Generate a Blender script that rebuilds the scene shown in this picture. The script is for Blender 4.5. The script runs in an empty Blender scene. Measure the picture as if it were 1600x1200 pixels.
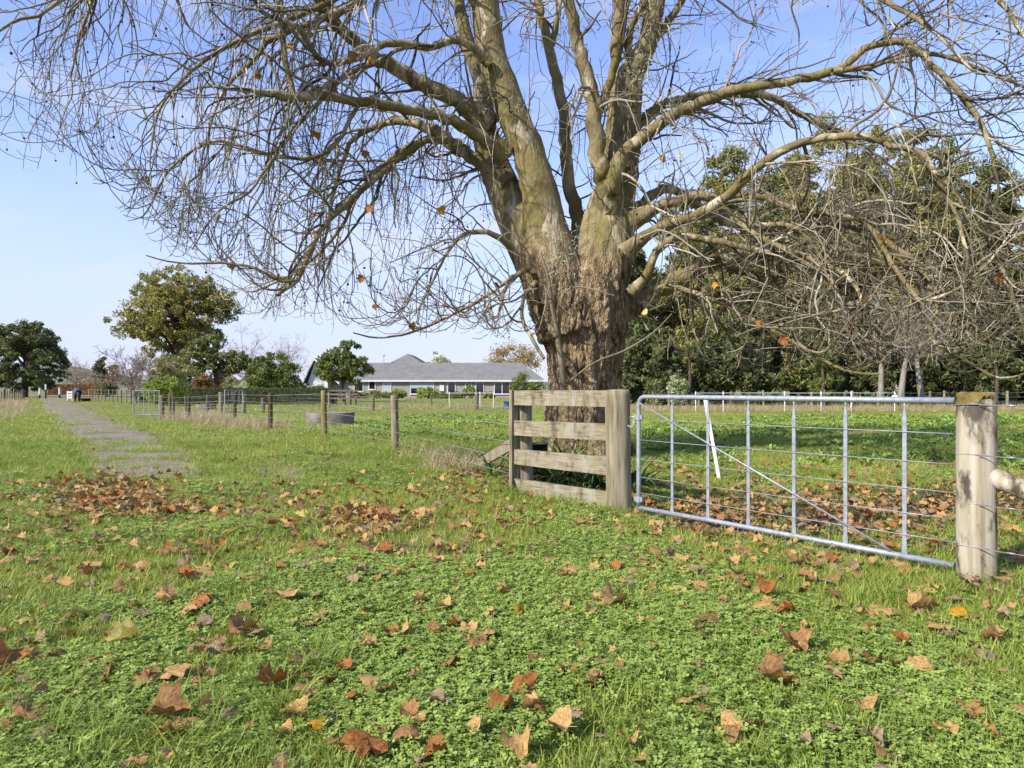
import bpy, math, random
import numpy as np
from mathutils import Vector, Euler, noise as mnoise

random.seed(7)
rng = np.random.default_rng(7)
scene = bpy.context.scene
COL = scene.collection
R = math.radians

# ------------------------------------------------------------------ camera
F = 1600 * 24 / 36.0          # focal length in photo pixels
HY = 607.0                    # horizon row in the photo
CZ = 1.2                      # eye height
cam_d = bpy.data.cameras.new('camera')
cam = bpy.data.objects.new('camera', cam_d); COL.objects.link(cam)
cam_d.lens = 24; cam_d.sensor_width = 36
cam_d.shift_y = (HY - 600) / 1600
cam_d.clip_end = 9000; cam_d.clip_start = 0.05
cam.location = (0, 0, CZ); cam.rotation_euler = (R(90), 0, 0)
scene.camera = cam

# ------------------------------------------------------------------ light
SUN_EL, SUN_AZ = R(36), R(180 + 52)      # azimuth: clockwise from +Y; behind the camera, to the left
world = bpy.data.worlds.new('World'); scene.world = world; world.use_nodes = True
nt = world.node_tree; nt.nodes.clear()
wo = nt.nodes.new('ShaderNodeOutputWorld'); bg = nt.nodes.new('ShaderNodeBackground')
sky = nt.nodes.new('ShaderNodeTexSky'); sky.sky_type = 'NISHITA'; sky.sun_disc = False
sky.sun_elevation = SUN_EL; sky.sun_rotation = SUN_AZ
sky.air_density = 1.0; sky.dust_density = 0.0; sky.ozone_density = 4.5; sky.altitude = 50
tc = nt.nodes.new('ShaderNodeTexCoord')
mp = nt.nodes.new('ShaderNodeMapping'); mp.inputs['Scale'].default_value = (1.3, 1.3, 4.5)
cn = nt.nodes.new('ShaderNodeTexNoise'); cn.inputs['Scale'].default_value = 1.7; cn.inputs['Detail'].default_value = 7
cn.inputs['Roughness'].default_value = 0.55; cn.inputs['Distortion'].default_value = 0.6
cr = nt.nodes.new('ShaderNodeValToRGB')
cr.color_ramp.elements[0].position = 0.47; cr.color_ramp.elements[0].color = (0, 0, 0, 1)
cr.color_ramp.elements[1].position = 0.74; cr.color_ramp.elements[1].color = (0.8, 0.8, 0.8, 1)
cm = nt.nodes.new('ShaderNodeMixRGB'); cm.inputs['Color2'].default_value = (2.9, 3.05, 3.6, 1)
nt.links.new(tc.outputs['Generated'], mp.inputs['Vector']); nt.links.new(mp.outputs[0], cn.inputs['Vector'])
nt.links.new(cn.outputs['Fac'], cr.inputs['Fac']); nt.links.new(cr.outputs['Color'], cm.inputs['Fac'])
sx = nt.nodes.new('ShaderNodeSeparateXYZ'); nt.links.new(tc.outputs['Generated'], sx.inputs[0])
hr = nt.nodes.new('ShaderNodeMapRange'); hr.inputs['From Min'].default_value = 0.0; hr.inputs['From Max'].default_value = 0.40
hr.inputs['To Min'].default_value = 0.88; hr.inputs['To Max'].default_value = 0.0; hr.interpolation_type = 'SMOOTHSTEP'
nt.links.new(sx.outputs['Z'], hr.inputs['Value'])
hz_ = nt.nodes.new('ShaderNodeMixRGB'); hz_.inputs['Color2'].default_value = (2.1, 2.4, 3.25, 1)
nt.links.new(hr.outputs[0], hz_.inputs['Fac']); tn = nt.nodes.new('ShaderNodeMixRGB'); tn.blend_type = 'MULTIPLY'; tn.inputs['Fac'].default_value = 1.0; tn.inputs['Color2'].default_value = (1.22, .98, 1.04, 1)
nt.links.new(sky.outputs[0], tn.inputs['Color1']); nt.links.new(tn.outputs[0], hz_.inputs['Color1'])
nt.links.new(hz_.outputs[0], cm.inputs['Color1']); nt.links.new(cm.outputs[0], bg.inputs['Color'])
bg.inputs['Strength'].default_value = 0.124
nt.links.new(bg.outputs[0], wo.inputs['Surface'])
sl = bpy.data.lights.new('sun', 'SUN'); sl.energy = 3.2; sl.angle = R(1.0); sl.color = (1.0, 0.945, 0.86)
so = bpy.data.objects.new('sun', sl); COL.objects.link(so)
so.rotation_euler = (R(90) - SUN_EL, 0, -SUN_AZ + R(180))
so.location = (-20, -20, 30)
scene.view_settings.view_transform = 'Standard'; scene.view_settings.look = 'None'
scene.view_settings.gamma = 1.0; scene.view_settings.exposure = 1.22
scene.cycles.max_bounces = 6; scene.cycles.transparent_max_bounces = 6
scene.cycles.diffuse_bounces = 3; scene.cycles.glossy_bounces = 2; scene.cycles.transmission_bounces = 3

# ------------------------------------------------------------------ helpers
def P(px, py, D):
    return Vector(((px - 800) / F * D, D, CZ - (py - HY) / F * D))
def gz(x, y):
    r = math.hypot(x, y)
    a = 0.03 * min(1, r / 6) * mnoise.noise(Vector((x * .45, y * .45, 3))) + 0.014 * mnoise.noise(Vector((x * 1.7, y * 1.7, 9)))
    return a
def G(px, py):
    D = CZ * F / (py - HY)
    return Vector(((px - 800) / F * D, D, 0))
def GG(px, py):
    v = G(px, py); v.z = gz(v.x, v.y); return v
KS = [1.0]
def S(r, g, b, k=1.0):
    k = k * KS[0]
    f = lambda c: ((c / 255 + .055) / 1.055) ** 2.4 if c > 10 else c / 255 / 12.92
    return (f(r) * k, f(g) * k, f(b) * k, 1)

def mk(name, cols, scale=5.0, detail=5, rough=.85, bump=0.0, bscale=None, stretch=(1, 1, 1), island=0.0, tint=0.0,
       transl=0.0, metal=0.0, spec=.3, coord='Object', dist=0.0, bdist=.02, stain=None, stain2=None):
    m = bpy.data.materials.new(name); m.use_nodes = True
    n = m.node_tree; n.nodes.clear(); L = n.links.new
    out = n.nodes.new('ShaderNodeOutputMaterial'); b = n.nodes.new('ShaderNodeBsdfPrincipled')
    b.inputs['Roughness'].default_value = rough; b.inputs['Metallic'].default_value = metal
    b.inputs['Specular IOR Level'].default_value = spec
    t = n.nodes.new('ShaderNodeTexCoord'); mpn = n.nodes.new('ShaderNodeMapping'); mpn.inputs['Scale'].default_value = stretch
    L(t.outputs[coord], mpn.inputs['Vector'])
    no = n.nodes.new('ShaderNodeTexNoise'); no.inputs['Scale'].default_value = scale; no.inputs['Detail'].default_value = detail
    no.inputs['Distortion'].default_value = dist
    L(mpn.outputs[0], no.inputs['Vector'])
    fac = no.outputs['Fac']
    def math_(op, a, bb):
        x = n.nodes.new('ShaderNodeMath'); x.operation = op
        for i, v in enumerate((a, bb)):
            if isinstance(v, (int, float)): x.inputs[i].default_value = v
            else: L(v, x.inputs[i])
        return x.outputs[0]
    if island > 0:
        g = n.nodes.new('ShaderNodeNewGeometry')
        fac = math_('ADD', math_('MULTIPLY', fac, 1 - island), math_('MULTIPLY', g.outputs['Random Per Island'], island))
    if tint > 0:
        at = n.nodes.new('ShaderNodeAttribute'); at.attribute_type = 'INSTANCER'; at.attribute_name = 'tint'
        fac = math_('ADD', math_('MULTIPLY', fac, 1 - tint), math_('MULTIPLY', at.outputs['Fac'], tint))
    ramp = n.nodes.new('ShaderNodeValToRGB'); els = ramp.color_ramp.elements
    while len(els) < len(cols): els.new(.5)
    for e, (p, c) in zip(els, cols): e.position = p; e.color = c
    L(fac, ramp.inputs['Fac']); colr = ramp.outputs['Color']
    for st_ in (stain, stain2):
        if st_:   # (colour, noise scale, threshold lo, hi, stretch, strength)
            m2 = n.nodes.new('ShaderNodeMapping'); m2.inputs['Scale'].default_value = st_[4]; m2.inputs['Location'].default_value = (3.7, 1.3, st_[1]); L(t.outputs[coord], m2.inputs['Vector'])
            n3 = n.nodes.new('ShaderNodeTexNoise'); n3.inputs['Scale'].default_value = st_[1]; n3.inputs['Detail'].default_value = 9; n3.inputs['Roughness'].default_value = .62; L(m2.outputs[0], n3.inputs['Vector'])
            r3 = n.nodes.new('ShaderNodeMapRange'); r3.inputs['From Min'].default_value = st_[2]; r3.inputs['From Max'].default_value = st_[3]; r3.inputs['To Max'].default_value = st_[5]; L(n3.outputs['Fac'], r3.inputs['Value'])
            x3 = n.nodes.new('ShaderNodeMixRGB'); x3.inputs['Color2'].default_value = st_[0]; L(r3.outputs[0], x3.inputs['Fac']); L(colr, x3.inputs['Color1']); colr = x3.outputs[0]
    L(colr, b.inputs['Base Color'])
    if bump > 0:
        n2 = n.nodes.new('ShaderNodeTexNoise'); n2.inputs['Scale'].default_value = bscale or scale * 4; n2.inputs['Detail'].default_value = 6
        L(mpn.outputs[0], n2.inputs['Vector'])
        bp = n.nodes.new('ShaderNodeBump'); bp.inputs['Strength'].default_value = bump; bp.inputs['Distance'].default_value = bdist
        L(n2.outputs['Fac'], bp.inputs['Height']); L(bp.outputs[0], b.inputs['Normal'])
    sh = b.outputs[0]
    if transl > 0:
        tr = n.nodes.new('ShaderNodeBsdfTranslucent'); L(colr, tr.inputs['Color'])
        mx = n.nodes.new('ShaderNodeMixShader'); mx.inputs[0].default_value = transl
        L(b.outputs[0], mx.inputs[1]); L(tr.outputs[0], mx.inputs[2]); sh = mx.outputs[0]
    L(sh, out.inputs['Surface'])
    m['nodes_out'] = ''
    return m

def mesh_np(name, V, Q=None, T=None, smooth=False):
    V = np.asarray(V, dtype=np.float32).reshape(-1, 3)
    me = bpy.data.meshes.new(name)
    me.vertices.add(len(V)); me.vertices.foreach_set('co', V.ravel())
    parts = []; tot = []
    if Q is not None and len(Q): Q = np.asarray(Q, dtype=np.int32).reshape(-1, 4); parts.append(Q.ravel()); tot.append(np.full(len(Q), 4, np.int32))
    if T is not None and len(T): T = np.asarray(T, dtype=np.int32).reshape(-1, 3); parts.append(T.ravel()); tot.append(np.full(len(T), 3, np.int32))
    li = np.concatenate(parts); lt = np.concatenate(tot)
    me.loops.add(len(li)); me.loops.foreach_set('vertex_index', li)
    me.polygons.add(len(lt)); ls = np.zeros(len(lt), np.int32); ls[1:] = np.cumsum(lt)[:-1]
    me.polygons.foreach_set('loop_start', ls); me.polygons.foreach_set('loop_total', lt)
    me.polygons.foreach_set('use_smooth', np.full(len(lt), bool(smooth)))
    me.update(calc_edges=True); me.validate()
    return me

def wloc(o):
    v = Vector((0, 0, 0))
    while o is not None: v += Vector(o.location); o = o.parent
    return v
def tag(o, label=None, cat=None, group=None, kind=None):
    if label: o['label'] = label
    if cat: o['category'] = cat
    if group: o['group'] = group
    if kind: o['kind'] = kind
    return o
def empty(name, loc, label, cat, group=None):
    o = bpy.data.objects.new(name, None); COL.objects.link(o); o.location = loc; o.empty_display_size = .1
    return tag(o, label, cat, group)
def place(name, me, mat, parent=None, loc=None):
    """link a mesh given in world coordinates (or local ones, with loc) as one object"""
    if mat is not None and not me.materials: me.materials.append(mat)
    o = bpy.data.objects.new(name, me); COL.objects.link(o)
    if parent is not None: o.parent = parent
    if loc is not None: o.location = loc
    return o

class MB:
    def __init__(s): s.v = []; s.q = []; s.t = []
    def add(s, V, Q=(), T=()):
        o = len(s.v); s.v += [tuple(p) for p in V]
        s.q += [tuple(i + o for i in f) for f in Q]; s.t += [tuple(i + o for i in f) for f in T]; return s
    def obox(s, c, ax, ay, az):
        """box: centre and three half-axis vectors"""
        c, ax, ay, az = map(Vector, (c, ax, ay, az))
        V = [c + ax * i + ay * j + az * k for k in (-1, 1) for j in (-1, 1) for i in (-1, 1)]
        return s.add(V, [(0, 2, 3, 1), (4, 5, 7, 6), (0, 1, 5, 4), (2, 6, 7, 3), (0, 4, 6, 2), (1, 3, 7, 5)])
    def box(s, x0, x1, y0, y1, z0, z1):
        return s.obox(((x0 + x1) / 2, (y0 + y1) / 2, (z0 + z1) / 2), ((x1 - x0) / 2, 0, 0), (0, (y1 - y0) / 2, 0), (0, 0, (z1 - z0) / 2))
    def tube(s, pts, rad, n=8, cap=True):
        pts = [Vector(p) for p in pts]
        if isinstance(rad, (int, float)): rad = [rad] * len(pts)
        V = []; Q = []
        t0 = (pts[1] - pts[0]).normalized(); u = t0.orthogonal().normalized()
        for i, p in enumerate(pts):
            a = pts[max(0, i - 1)]; bb = pts[min(len(pts) - 1, i + 1)]; t = (bb - a).normalized()
            u = (u - t * u.dot(t)); u = u.normalized() if u.length > 1e-6 else t.orthogonal().normalized()
            w = t.cross(u)
            for k in range(n):
                a_ = 2 * math.pi * k / n; V.append(p + (u * math.cos(a_) + w * math.sin(a_)) * rad[i])
        for i in range(len(pts) - 1):
            for k in range(n):
                k2 = (k + 1) % n; Q.append((i * n + k, i * n + k2, (i + 1) * n + k2, (i + 1) * n + k))
        T = []
        if cap:
            V.append(pts[0]); V.append(pts[-1]); c0, c1 = len(V) - 2, len(V) - 1; e = (len(pts) - 1) * n
            for k in range(n):
                k2 = (k + 1) % n; T.append((c0, k2, k)); T.append((c1, e + k, e + k2))
        return s.add(V, Q, T)
    def build(s, name, mat, parent=None, smooth=False):
        V = np.array(s.v, dtype=np.float64)
        loc = wloc(parent) if parent is not None else Vector((V[:, 0].mean(), V[:, 1].mean(), V[:, 2].min()))
        me = mesh_np(name, V - np.array(loc), s.q, s.t, smooth)
        return place(name, me, mat, parent, None if parent is not None else loc)

def tubes_np(paths, sides=4):
    """paths: list of (Nx3 array, N radii) -> vertices, quads"""
    V = []; Q = []; off = 0
    ang = np.arange(sides) * 2 * np.pi / sides; ca, sa = np.cos(ang), np.sin(ang)
    kk = np.arange(sides); k2 = (kk + 1) % sides
    for p, r in paths:
        n = len(p)
        t = np.empty_like(p); t[1:-1] = p[2:] - p[:-2]; t[0] = p[1] - p[0]; t[-1] = p[-1] - p[-2]
        t /= np.linalg.norm(t, axis=1)[:, None] + 1e-9
        m = t.mean(0); ref = np.array((0., 0., 1.)) if abs(m[2]) < .8 * np.linalg.norm(m) else np.array((1., 0.13, 0.))
        u = np.cross(t, ref); u /= np.linalg.norm(u, axis=1)[:, None] + 1e-9
        w = np.cross(t, u)
        ring = p[:, None, :] + (u[:, None, :] * ca[None, :, None] + w[:, None, :] * sa[None, :, None]) * r[:, None, None]
        V.append(ring.reshape(-1, 3))
        i = np.arange(n - 1)[:, None] * sides + off
        Q.append(np.stack([i + kk, i + k2, i + sides + k2, i + sides + kk], -1).reshape(-1, 4))
        off += n * sides
    return np.concatenate(V), np.concatenate(Q)

def smooth_path(pts, rad, step=.18, wob=0.0):
    """Catmull-Rom resampling of a polyline with radii"""
    p = np.array([tuple(a) for a in pts]); r = np.array(rad, float)
    p = np.vstack([2 * p[0] - p[1], p, 2 * p[-1] - p[-2]]); out = []; ro = []
    for i in range(1, len(p) - 2):
        n = max(2, int(np.linalg.norm(p[i + 1] - p[i]) / step))
        for k in range(n):
            t = k / n
            out.append(.5 * ((2 * p[i]) + (-p[i - 1] + p[i + 1]) * t + (2 * p[i - 1] - 5 * p[i] + 4 * p[i + 1] - p[i + 2]) * t * t + (-p[i - 1] + 3 * p[i] - 3 * p[i + 1] + p[i + 2]) * t ** 3))
            ro.append(r[i - 1] * (1 - t) + r[i] * t)
    out.append(p[-2]); ro.append(r[-1])
    out = np.array(out); ro = np.array(ro)
    if wob: out[1:-1] += rng.normal(0, 1, (len(out) - 2, 3)) * (wob * ro[1:-1, None])
    return out, ro

def in_poly(x, y, poly):
    poly = np.array([(p[0], p[1]) for p in poly]); c = np.zeros(len(x), bool); j = len(poly) - 1
    for i in range(len(poly)):
        xi, yi = poly[i]; xj, yj = poly[j]
        c ^= ((yi > y) != (yj > y)) & (x < (xj - xi) * (y - yi) / (yj - yi + 1e-12) + xi); j = i
    return c
def vnoise(x, y, s, seed=0.0):
    return np.array([mnoise.noise(Vector((a * s, b * s, seed))) for a, b in zip(x, y)])
# ------------------------------------------------------------------ materials
M = {}
M['soilgrass'] = mk('field_turf', [(.25, S(86, 80, 48)), (.45, S(106, 106, 54)), (.6, S(122, 118, 64)), (.8, S(142, 126, 86))], scale=1.1, detail=9, bump=.6, bscale=30)
KS[0] = .85
M['gravel'] = mk('gravel', [(.3, S(96, 86, 70)), (.5, S(142, 131, 111)), (.62, S(162, 150, 128)), (.75, S(116, 102, 80))], scale=34, detail=10, bump=.9, bscale=80, stain=(S(112, 110, 58), 1.0, .50, .62, (1, 1, 1), .8), stain2=(S(104, 90, 72), 2.3, .52, .68, (1, 1, 1), .7), bdist=.012)
M['soil'] = mk('bare_soil', [(.3, S(46, 38, 32)), (.5, S(74, 62, 52)), (.7, S(104, 88, 72))], scale=7, detail=9, bump=1.0, bscale=30)
KS[0] = 1.0
M['grass'] = mk('grass_blade', [(.12, S(92, 110, 42)), (.35, S(130, 148, 58)), (.58, S(164, 172, 80)), (.78, S(194, 186, 110)), (.95, S(200, 184, 126))], scale=.35, detail=3, rough=.55, island=.35, tint=.55, transl=.3, spec=.35)
M['clover'] = mk('clover_leaf', [(.15, S(100, 122, 52)), (.45, S(140, 160, 74)), (.75, S(174, 188, 100)), (.95, S(194, 204, 118))], scale=.8, rough=.6, island=.5, tint=.3, transl=.25, spec=.3)
M['weed'] = mk('weed_leaf', [(.15, S(96, 124, 54)), (.5, S(134, 160, 72)), (.85, S(172, 188, 96))], scale=.8, rough=.55, island=.5, tint=.3, transl=.25, spec=.35)
M['dry'] = mk('dry_grass', [(.2, S(150, 132, 96)), (.5, S(186, 168, 128)), (.8, S(208, 192, 156))], scale=.8, rough=.7, island=.5, tint=.3, transl=.3)
KS[0] = .78
LEAFC = {
 'tan': mk('leaf_tan', [(.3, S(168, 126, 72)), (.5, S(210, 170, 108)), (.7, S(228, 196, 138))], scale=14, rough=.6, bump=.4, bscale=40, island=.3, transl=.15),
 'brown': mk('leaf_brown', [(.3, S(128, 90, 52)), (.5, S(178, 134, 80)), (.7, S(206, 166, 108))], scale=14, rough=.6, bump=.4, bscale=40, island=.3, transl=.15),
 'rust': mk('leaf_rust', [(.3, S(132, 78, 36)), (.5, S(184, 120, 58)), (.7, S(210, 152, 84))], scale=14, rough=.55, bump=.4, bscale=40, island=.3, transl=.15),
 'grey': mk('leaf_grey', [(.3, S(124, 102, 78)), (.5, S(172, 146, 112)), (.7, S(198, 174, 140))], scale=14, rough=.7, bump=.4, bscale=40, island=.3, transl=.1),
 'yellow': mk('leaf_yellow', [(.3, S(196, 172, 82)), (.5, S(222, 204, 116)), (.7, S(232, 218, 150))], scale=12, rough=.55, bump=.3, bscale=40, transl=.25),
 'gold': mk('leaf_gold', [(.3, S(178, 116, 26)), (.5, S(216, 156, 36)), (.7, S(226, 186, 52))], scale=14, rough=.55, bump=.3, bscale=40, transl=.25),
}
KS[0] = .56
M['timber'] = mk('weathered_timber', [(.25, S(96, 86, 68)), (.42, S(156, 143, 114)), (.58, S(184, 171, 140)), (.8, S(204, 192, 162))], scale=24, detail=10, bump=.35, bscale=60, stretch=(1, 1, .10), rough=.9, bdist=.006, stain=(S(120, 106, 82), 5, .55, .75, (1, 1, .35), .5))
M['rail'] = mk('rail_timber', [(.28, S(130, 116, 90)), (.45, S(168, 156, 124)), (.6, S(186, 174, 142)), (.8, S(206, 194, 164))], scale=9, detail=9, bump=.4, bscale=40, stretch=(.5, .5, 6.0), rough=.9, bdist=.005, stain=(S(206, 197, 182), 6, .50, .66, (1, 1, .6), .6), stain2=(S(92, 78, 66), 8, .50, .66, (1.3, 1.3, .6), .7))
KS[0] = .66
M['post_old'] = mk('old_post_timber', [(.25, S(132, 118, 96)), (.42, S(178, 164, 138)), (.58, S(204, 192, 166)), (.78, S(222, 214, 198))], scale=22, detail=10, bump=.5, bscale=60, stretch=(1, 1, .06), rough=.92, bdist=.008, stain=(S(56, 48, 38), 6.5, .50, .60, (1.5, 1.5, .6), .85), stain2=(S(126, 106, 70), 5, .55, .7, (1.3, 1.3, .5), .6))
KS[0] = .58
M['post_green'] = mk('treated_post_timber', [(.3, S(128, 116, 66)), (.55, S(166, 152, 96)), (.8, S(188, 176, 124))], scale=14, detail=8, bump=.3, stretch=(1, 1, .12), bdist=.005)
M['post_grey'] = mk('grey_post_timber', [(.3, S(92, 80, 66)), (.55, S(146, 132, 112)), (.8, S(182, 170, 148))], scale=14, detail=8, bump=.3, stretch=(1, 1, .12), bdist=.005)
M['post_brown'] = mk('brown_post_timber', [(.3, S(70, 58, 42)), (.55, S(116, 100, 74)), (.8, S(152, 134, 104))], scale=14, detail=8, bump=.3, stretch=(1, 1, .12), bdist=.005)
KS[0] = .74
M['galv'] = mk('galvanised_steel', [(.3, S(152, 156, 164)), (.55, S(178, 182, 188)), (.8, S(200, 203, 208))], scale=30, detail=6, rough=.5, metal=.35, spec=.5)
M['wire'] = mk('fence_wire', [(.3, S(140, 140, 140)), (.7, S(186, 186, 186))], scale=9, rough=.5, metal=.4, spec=.5)
KS[0] = 1.0
M['whiteplastic'] = mk('white_plastic', [(.3, S(216, 216, 214)), (.7, S(236, 236, 234))], scale=4, rough=.45, spec=.4)
KS[0] = .66
M['concrete'] = mk('concrete', [(.3, S(106, 96, 90)), (.5, S(142, 132, 124)), (.75, S(166, 156, 146))], scale=3, detail=8, bump=.4, rough=.9, bdist=.01)
KS[0] = 1.0

# ------------------------------------------------------------------ ground
xs = []
def ground_mesh():
    rr = np.concatenate([[0, .8], np.geomspace(1.4, 60, 120), np.geomspace(66, 6000, 40)]); na = 220
    V = [(0, 0, gz(0, 0))]; Q = []; T = []
    for r in rr[1:]:
        for k in range(na):
            a = 2 * math.pi * k / na; x, y = r * math.sin(a), r * math.cos(a)
            V.append((x, y, gz(x, y)))
    n = len(rr) - 1
    for k in range(na): T.append((0, 1 + (k + 1) % na, 1 + k))
    for i in range(n - 1):
        o = 1 + i * na
        for k in range(na):
            k2 = (k + 1) % na; Q.append((o + k, o + k2, o + na + k2, o + na + k))
    return mesh_np('field', np.array(V), Q, T, True)
g = place('field', ground_mesh(), M['soilgrass']); tag(g, 'rough green paddock turf under the tree and around the drive', kind='structure')

def sheet(name, edgeL, edgeR, mat, lift, label, sub=14, across=10, rag=.30):
    """ribbon between two edges laid on the ground"""
    def dens(e):
        out = []
        for i in range(len(e) - 1):
            for k in range(sub): out.append(e[i].lerp(e[i + 1], k / sub))
        out.append(e[-1]); return out
    a, b = dens(edgeL), dens(edgeR); V = []; Q = []; n = across + 1
    for i, (p, q) in enumerate(zip(a, b)):
        w = (q - p).length; d = (q - p).normalized()
        p = p + d * rag * w * .5 * (mnoise.noise(Vector((p.x * .9, p.y * .9, 1))) + .7 * mnoise.noise(Vector((p.x * 3.1, p.y * 3.1, 2)))); q = q + d * rag * w * .5 * (mnoise.noise(Vector((q.x * .9, q.y * .9, 5))) + .7 * mnoise.noise(Vector((q.x * 3.1, q.y * 3.1, 6))))
        for k in range(n):
            v = p.lerp(q, k / across); V.append((v.x, v.y, gz(v.x, v.y) + lift))
    for i in range(len(a) - 1):
        for k in range(across): o = i * n + k; Q.append((o, o + 1, o + n + 1, o + n))
    return tag(place(name, mesh_np(name, V, Q, None, True), mat), label, kind='structure')
dL = [G(*p) for p in ((150, 752), (140, 728), (126, 706), (112, 687), (95, 668), (78, 650), (68, 635), (62, 624), (60, 617.5))]
dR = [G(*p) for p in ((325, 748), (312, 726), (288, 702), (252, 687), (208, 668), (162, 650), (126, 635), (104, 625), (84, 617.5))]
sheet('driveway', dL, dR, M['gravel'], .012, 'grey gravel drive running off to the far left')
DRIVE = dL + dR[::-1]
sheet('lane', [G(-60, 617), G(58, 617.5), G(250, 617)], [G(-60, 619.5), G(58, 620.5), G(250, 619.0)], M['gravel'], .016, 'gravel lane crossing the far end of the drive', sub=4, across=3)
def blob_patch(name, px, mat, lift, label, rag=.25):
    pts = [G(*p) for p in px]; c = sum(pts, Vector()) / len(pts); n = len(pts); V = [(c.x, c.y, gz(c.x, c.y) + lift)]; T = []; Q = []
    ring = []
    for i in range(n):
        for k in range(5):
            p = pts[i].lerp(pts[(i + 1) % n], k / 5); d = p - c
            ring.append(c + d * (1 + rag * mnoise.noise(Vector((p.x * 2.3, p.y * 2.3, 2)))))
    m = len(ring); rings = 5
    for j in range(1, rings + 1):
        for p in ring:
            v = c.lerp(p, j / rings); V.append((v.x, v.y, gz(v.x, v.y) + lift))
    for k in range(m): T.append((0, 1 + k, 1 + (k + 1) % m))
    for j in range(rings - 1):
        for k in range(m): k2 = (k + 1) % m; Q.append((1 + j * m + k, 1 + (j + 1) * m + k, 1 + (j + 1) * m + k2, 1 + j * m + k2))
    tag(place(name, mesh_np(name, V, Q, T, True), mat), label, kind='structure')
    return [p for p in ring]
BARE = []
BARE.append(blob_patch('bare_soil', [(1015, 792), (1100, 776), (1250, 768), (1400, 764), (1540, 756), (1640, 764), (1640, 800), (1500, 812), (1340, 832), (1210, 850), (1110, 838), (1040, 818)], M['soil'], .010, 'bare dark soil worn under and behind the metal gate'))
BARE.append(blob_patch('bare_soil', [(565, 862), (610, 850), (690, 858), (735, 880), (680, 890), (600, 880)], M['soil'], .010, 'small dark worn hollow in the turf left of the rail panel'))
BARE.append(blob_patch('bare_soil', [(440, 1072), (480, 1062), (500, 1085), (470, 1105), (440, 1095)], M['soil'], .010, 'palm sized bare patch in the clover near the front'))
BARE.append(blob_patch('gravel_patch', [(375, 728), (430, 722), (478, 735), (470, 752), (410, 748)], M['gravel'], .010, 'thin gravel patch showing through turf right of the drive'))
BARE.append(blob_patch('gravel_patch', [(405, 776), (470, 768), (530, 780), (510, 800), (430, 797)], M['gravel'], .010, 'thin gravel patch nearer the camera than the other one'))

# ------------------------------------------------------------------ scatter
proto_col = {}
def protos(key, meshes, mat):
    c = bpy.data.collections.new('protos_' + key); proto_col[key] = c
    for i, me in enumerate(meshes):
        if not me.materials: me.materials.append(mat[i] if isinstance(mat, list) else mat)
        o = bpy.data.objects.new('%s_%02d' % (key, i), me); c.objects.link(o)
def scatter(name, key, pts, rot, scl, tint, label):
    n = len(pts); me = bpy.data.meshes.new(name); me.vertices.add(n); me.vertices.foreach_set('co', np.asarray(pts, np.float32).ravel())
    def at(nm, typ, arr, f):
        a = me.attributes.new(nm, typ, 'POINT'); a.data.foreach_set(f, np.ascontiguousarray(arr).ravel())
    at('rot', 'FLOAT_VECTOR', np.asarray(rot, np.float32), 'vector'); at('scl', 'FLOAT_VECTOR', np.asarray(scl, np.float32), 'vector')
    at('tint', 'FLOAT', np.asarray(tint, np.float32), 'value'); k = len(proto_col[key].objects)
    at('idx', 'INT', rng.integers(0, k, n).astype(np.int32), 'value'); me.update()
    o = place(name, me, None); tag(o, label, kind='stuff')
    ng = bpy.data.node_groups.new('scatter_' + name, 'GeometryNodeTree')
    ng.interface.new_socket('Geometry', in_out='INPUT', socket_type='NodeSocketGeometry')
    ng.interface.new_socket('Geometry', in_out='OUTPUT', socket_type='NodeSocketGeometry')
    N = ng.nodes.new; L = ng.links.new
    gi, go = N('NodeGroupInput'), N('NodeGroupOutput')
    ip = N('GeometryNodeInstanceOnPoints'); ci = N('GeometryNodeCollectionInfo'); ci.inputs[0].default_value = proto_col[key]
    ci.inputs[1].default_value = True; ci.inputs[2].default_value = True
    def na(nm, t):
        x = N('GeometryNodeInputNamedAttribute'); x.data_type = t; x.inputs[0].default_value = nm; return x.outputs[0]
    L(gi.outputs[0], ip.inputs['Points']); L(ci.outputs[0], ip.inputs['Instance'])
    ip.inputs['Pick Instance'].default_value = True
    L(na('idx', 'INT'), ip.inputs['Instance Index']); L(na('rot', 'FLOAT_VECTOR'), ip.inputs['Rotation']); L(na('scl', 'FLOAT_VECTOR'), ip.inputs['Scale'])
    L(ip.outputs[0], go.inputs[0])
    md = o.modifiers.new('scatter', 'NODES'); md.node_group = ng
    return o

def tuft(nb, rad, h, w, lean, seed):
    r = random.Random(seed); V = []; Q = []; T = []
    for _ in range(nb):
        a = r.uniform(0, 6.283); d = rad * math.sqrt(r.random()); x, y = d * math.cos(a), d * math.sin(a)
        b = a + r.gauss(0, .9); hh = h * r.uniform(.5, 1.2); ln = lean * r.uniform(.3, 1.4) * hh; ww = w * r.uniform(.6, 1.2)
        sx, sy = -math.sin(b + r.gauss(0, .7)), math.cos(b + r.gauss(0, .7)); o = len(V)
        for i, (t, wk) in enumerate(((0, .8), (.4, 1.0), (.75, .7))):
            cx, cy, cz = x + math.cos(b) * ln * t * t, y + math.sin(b) * ln * t * t, hh * (t - .18 * lean * t * t) - .01
            V += [(cx - sx * ww * wk, cy - sy * ww * wk, cz), (cx + sx * ww * wk, cy + sy * ww * wk, cz)]
        V.append((x + math.cos(b) * ln, y + math.sin(b) * ln, hh * (1 - .28 * lean) - .01))
        Q += [(o, o + 1, o + 3, o + 2), (o + 2, o + 3, o + 5, o + 4)]; T.append((o + 4, o + 5, o + 6))
    return mesh_np('tuft', V, Q, T)
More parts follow.
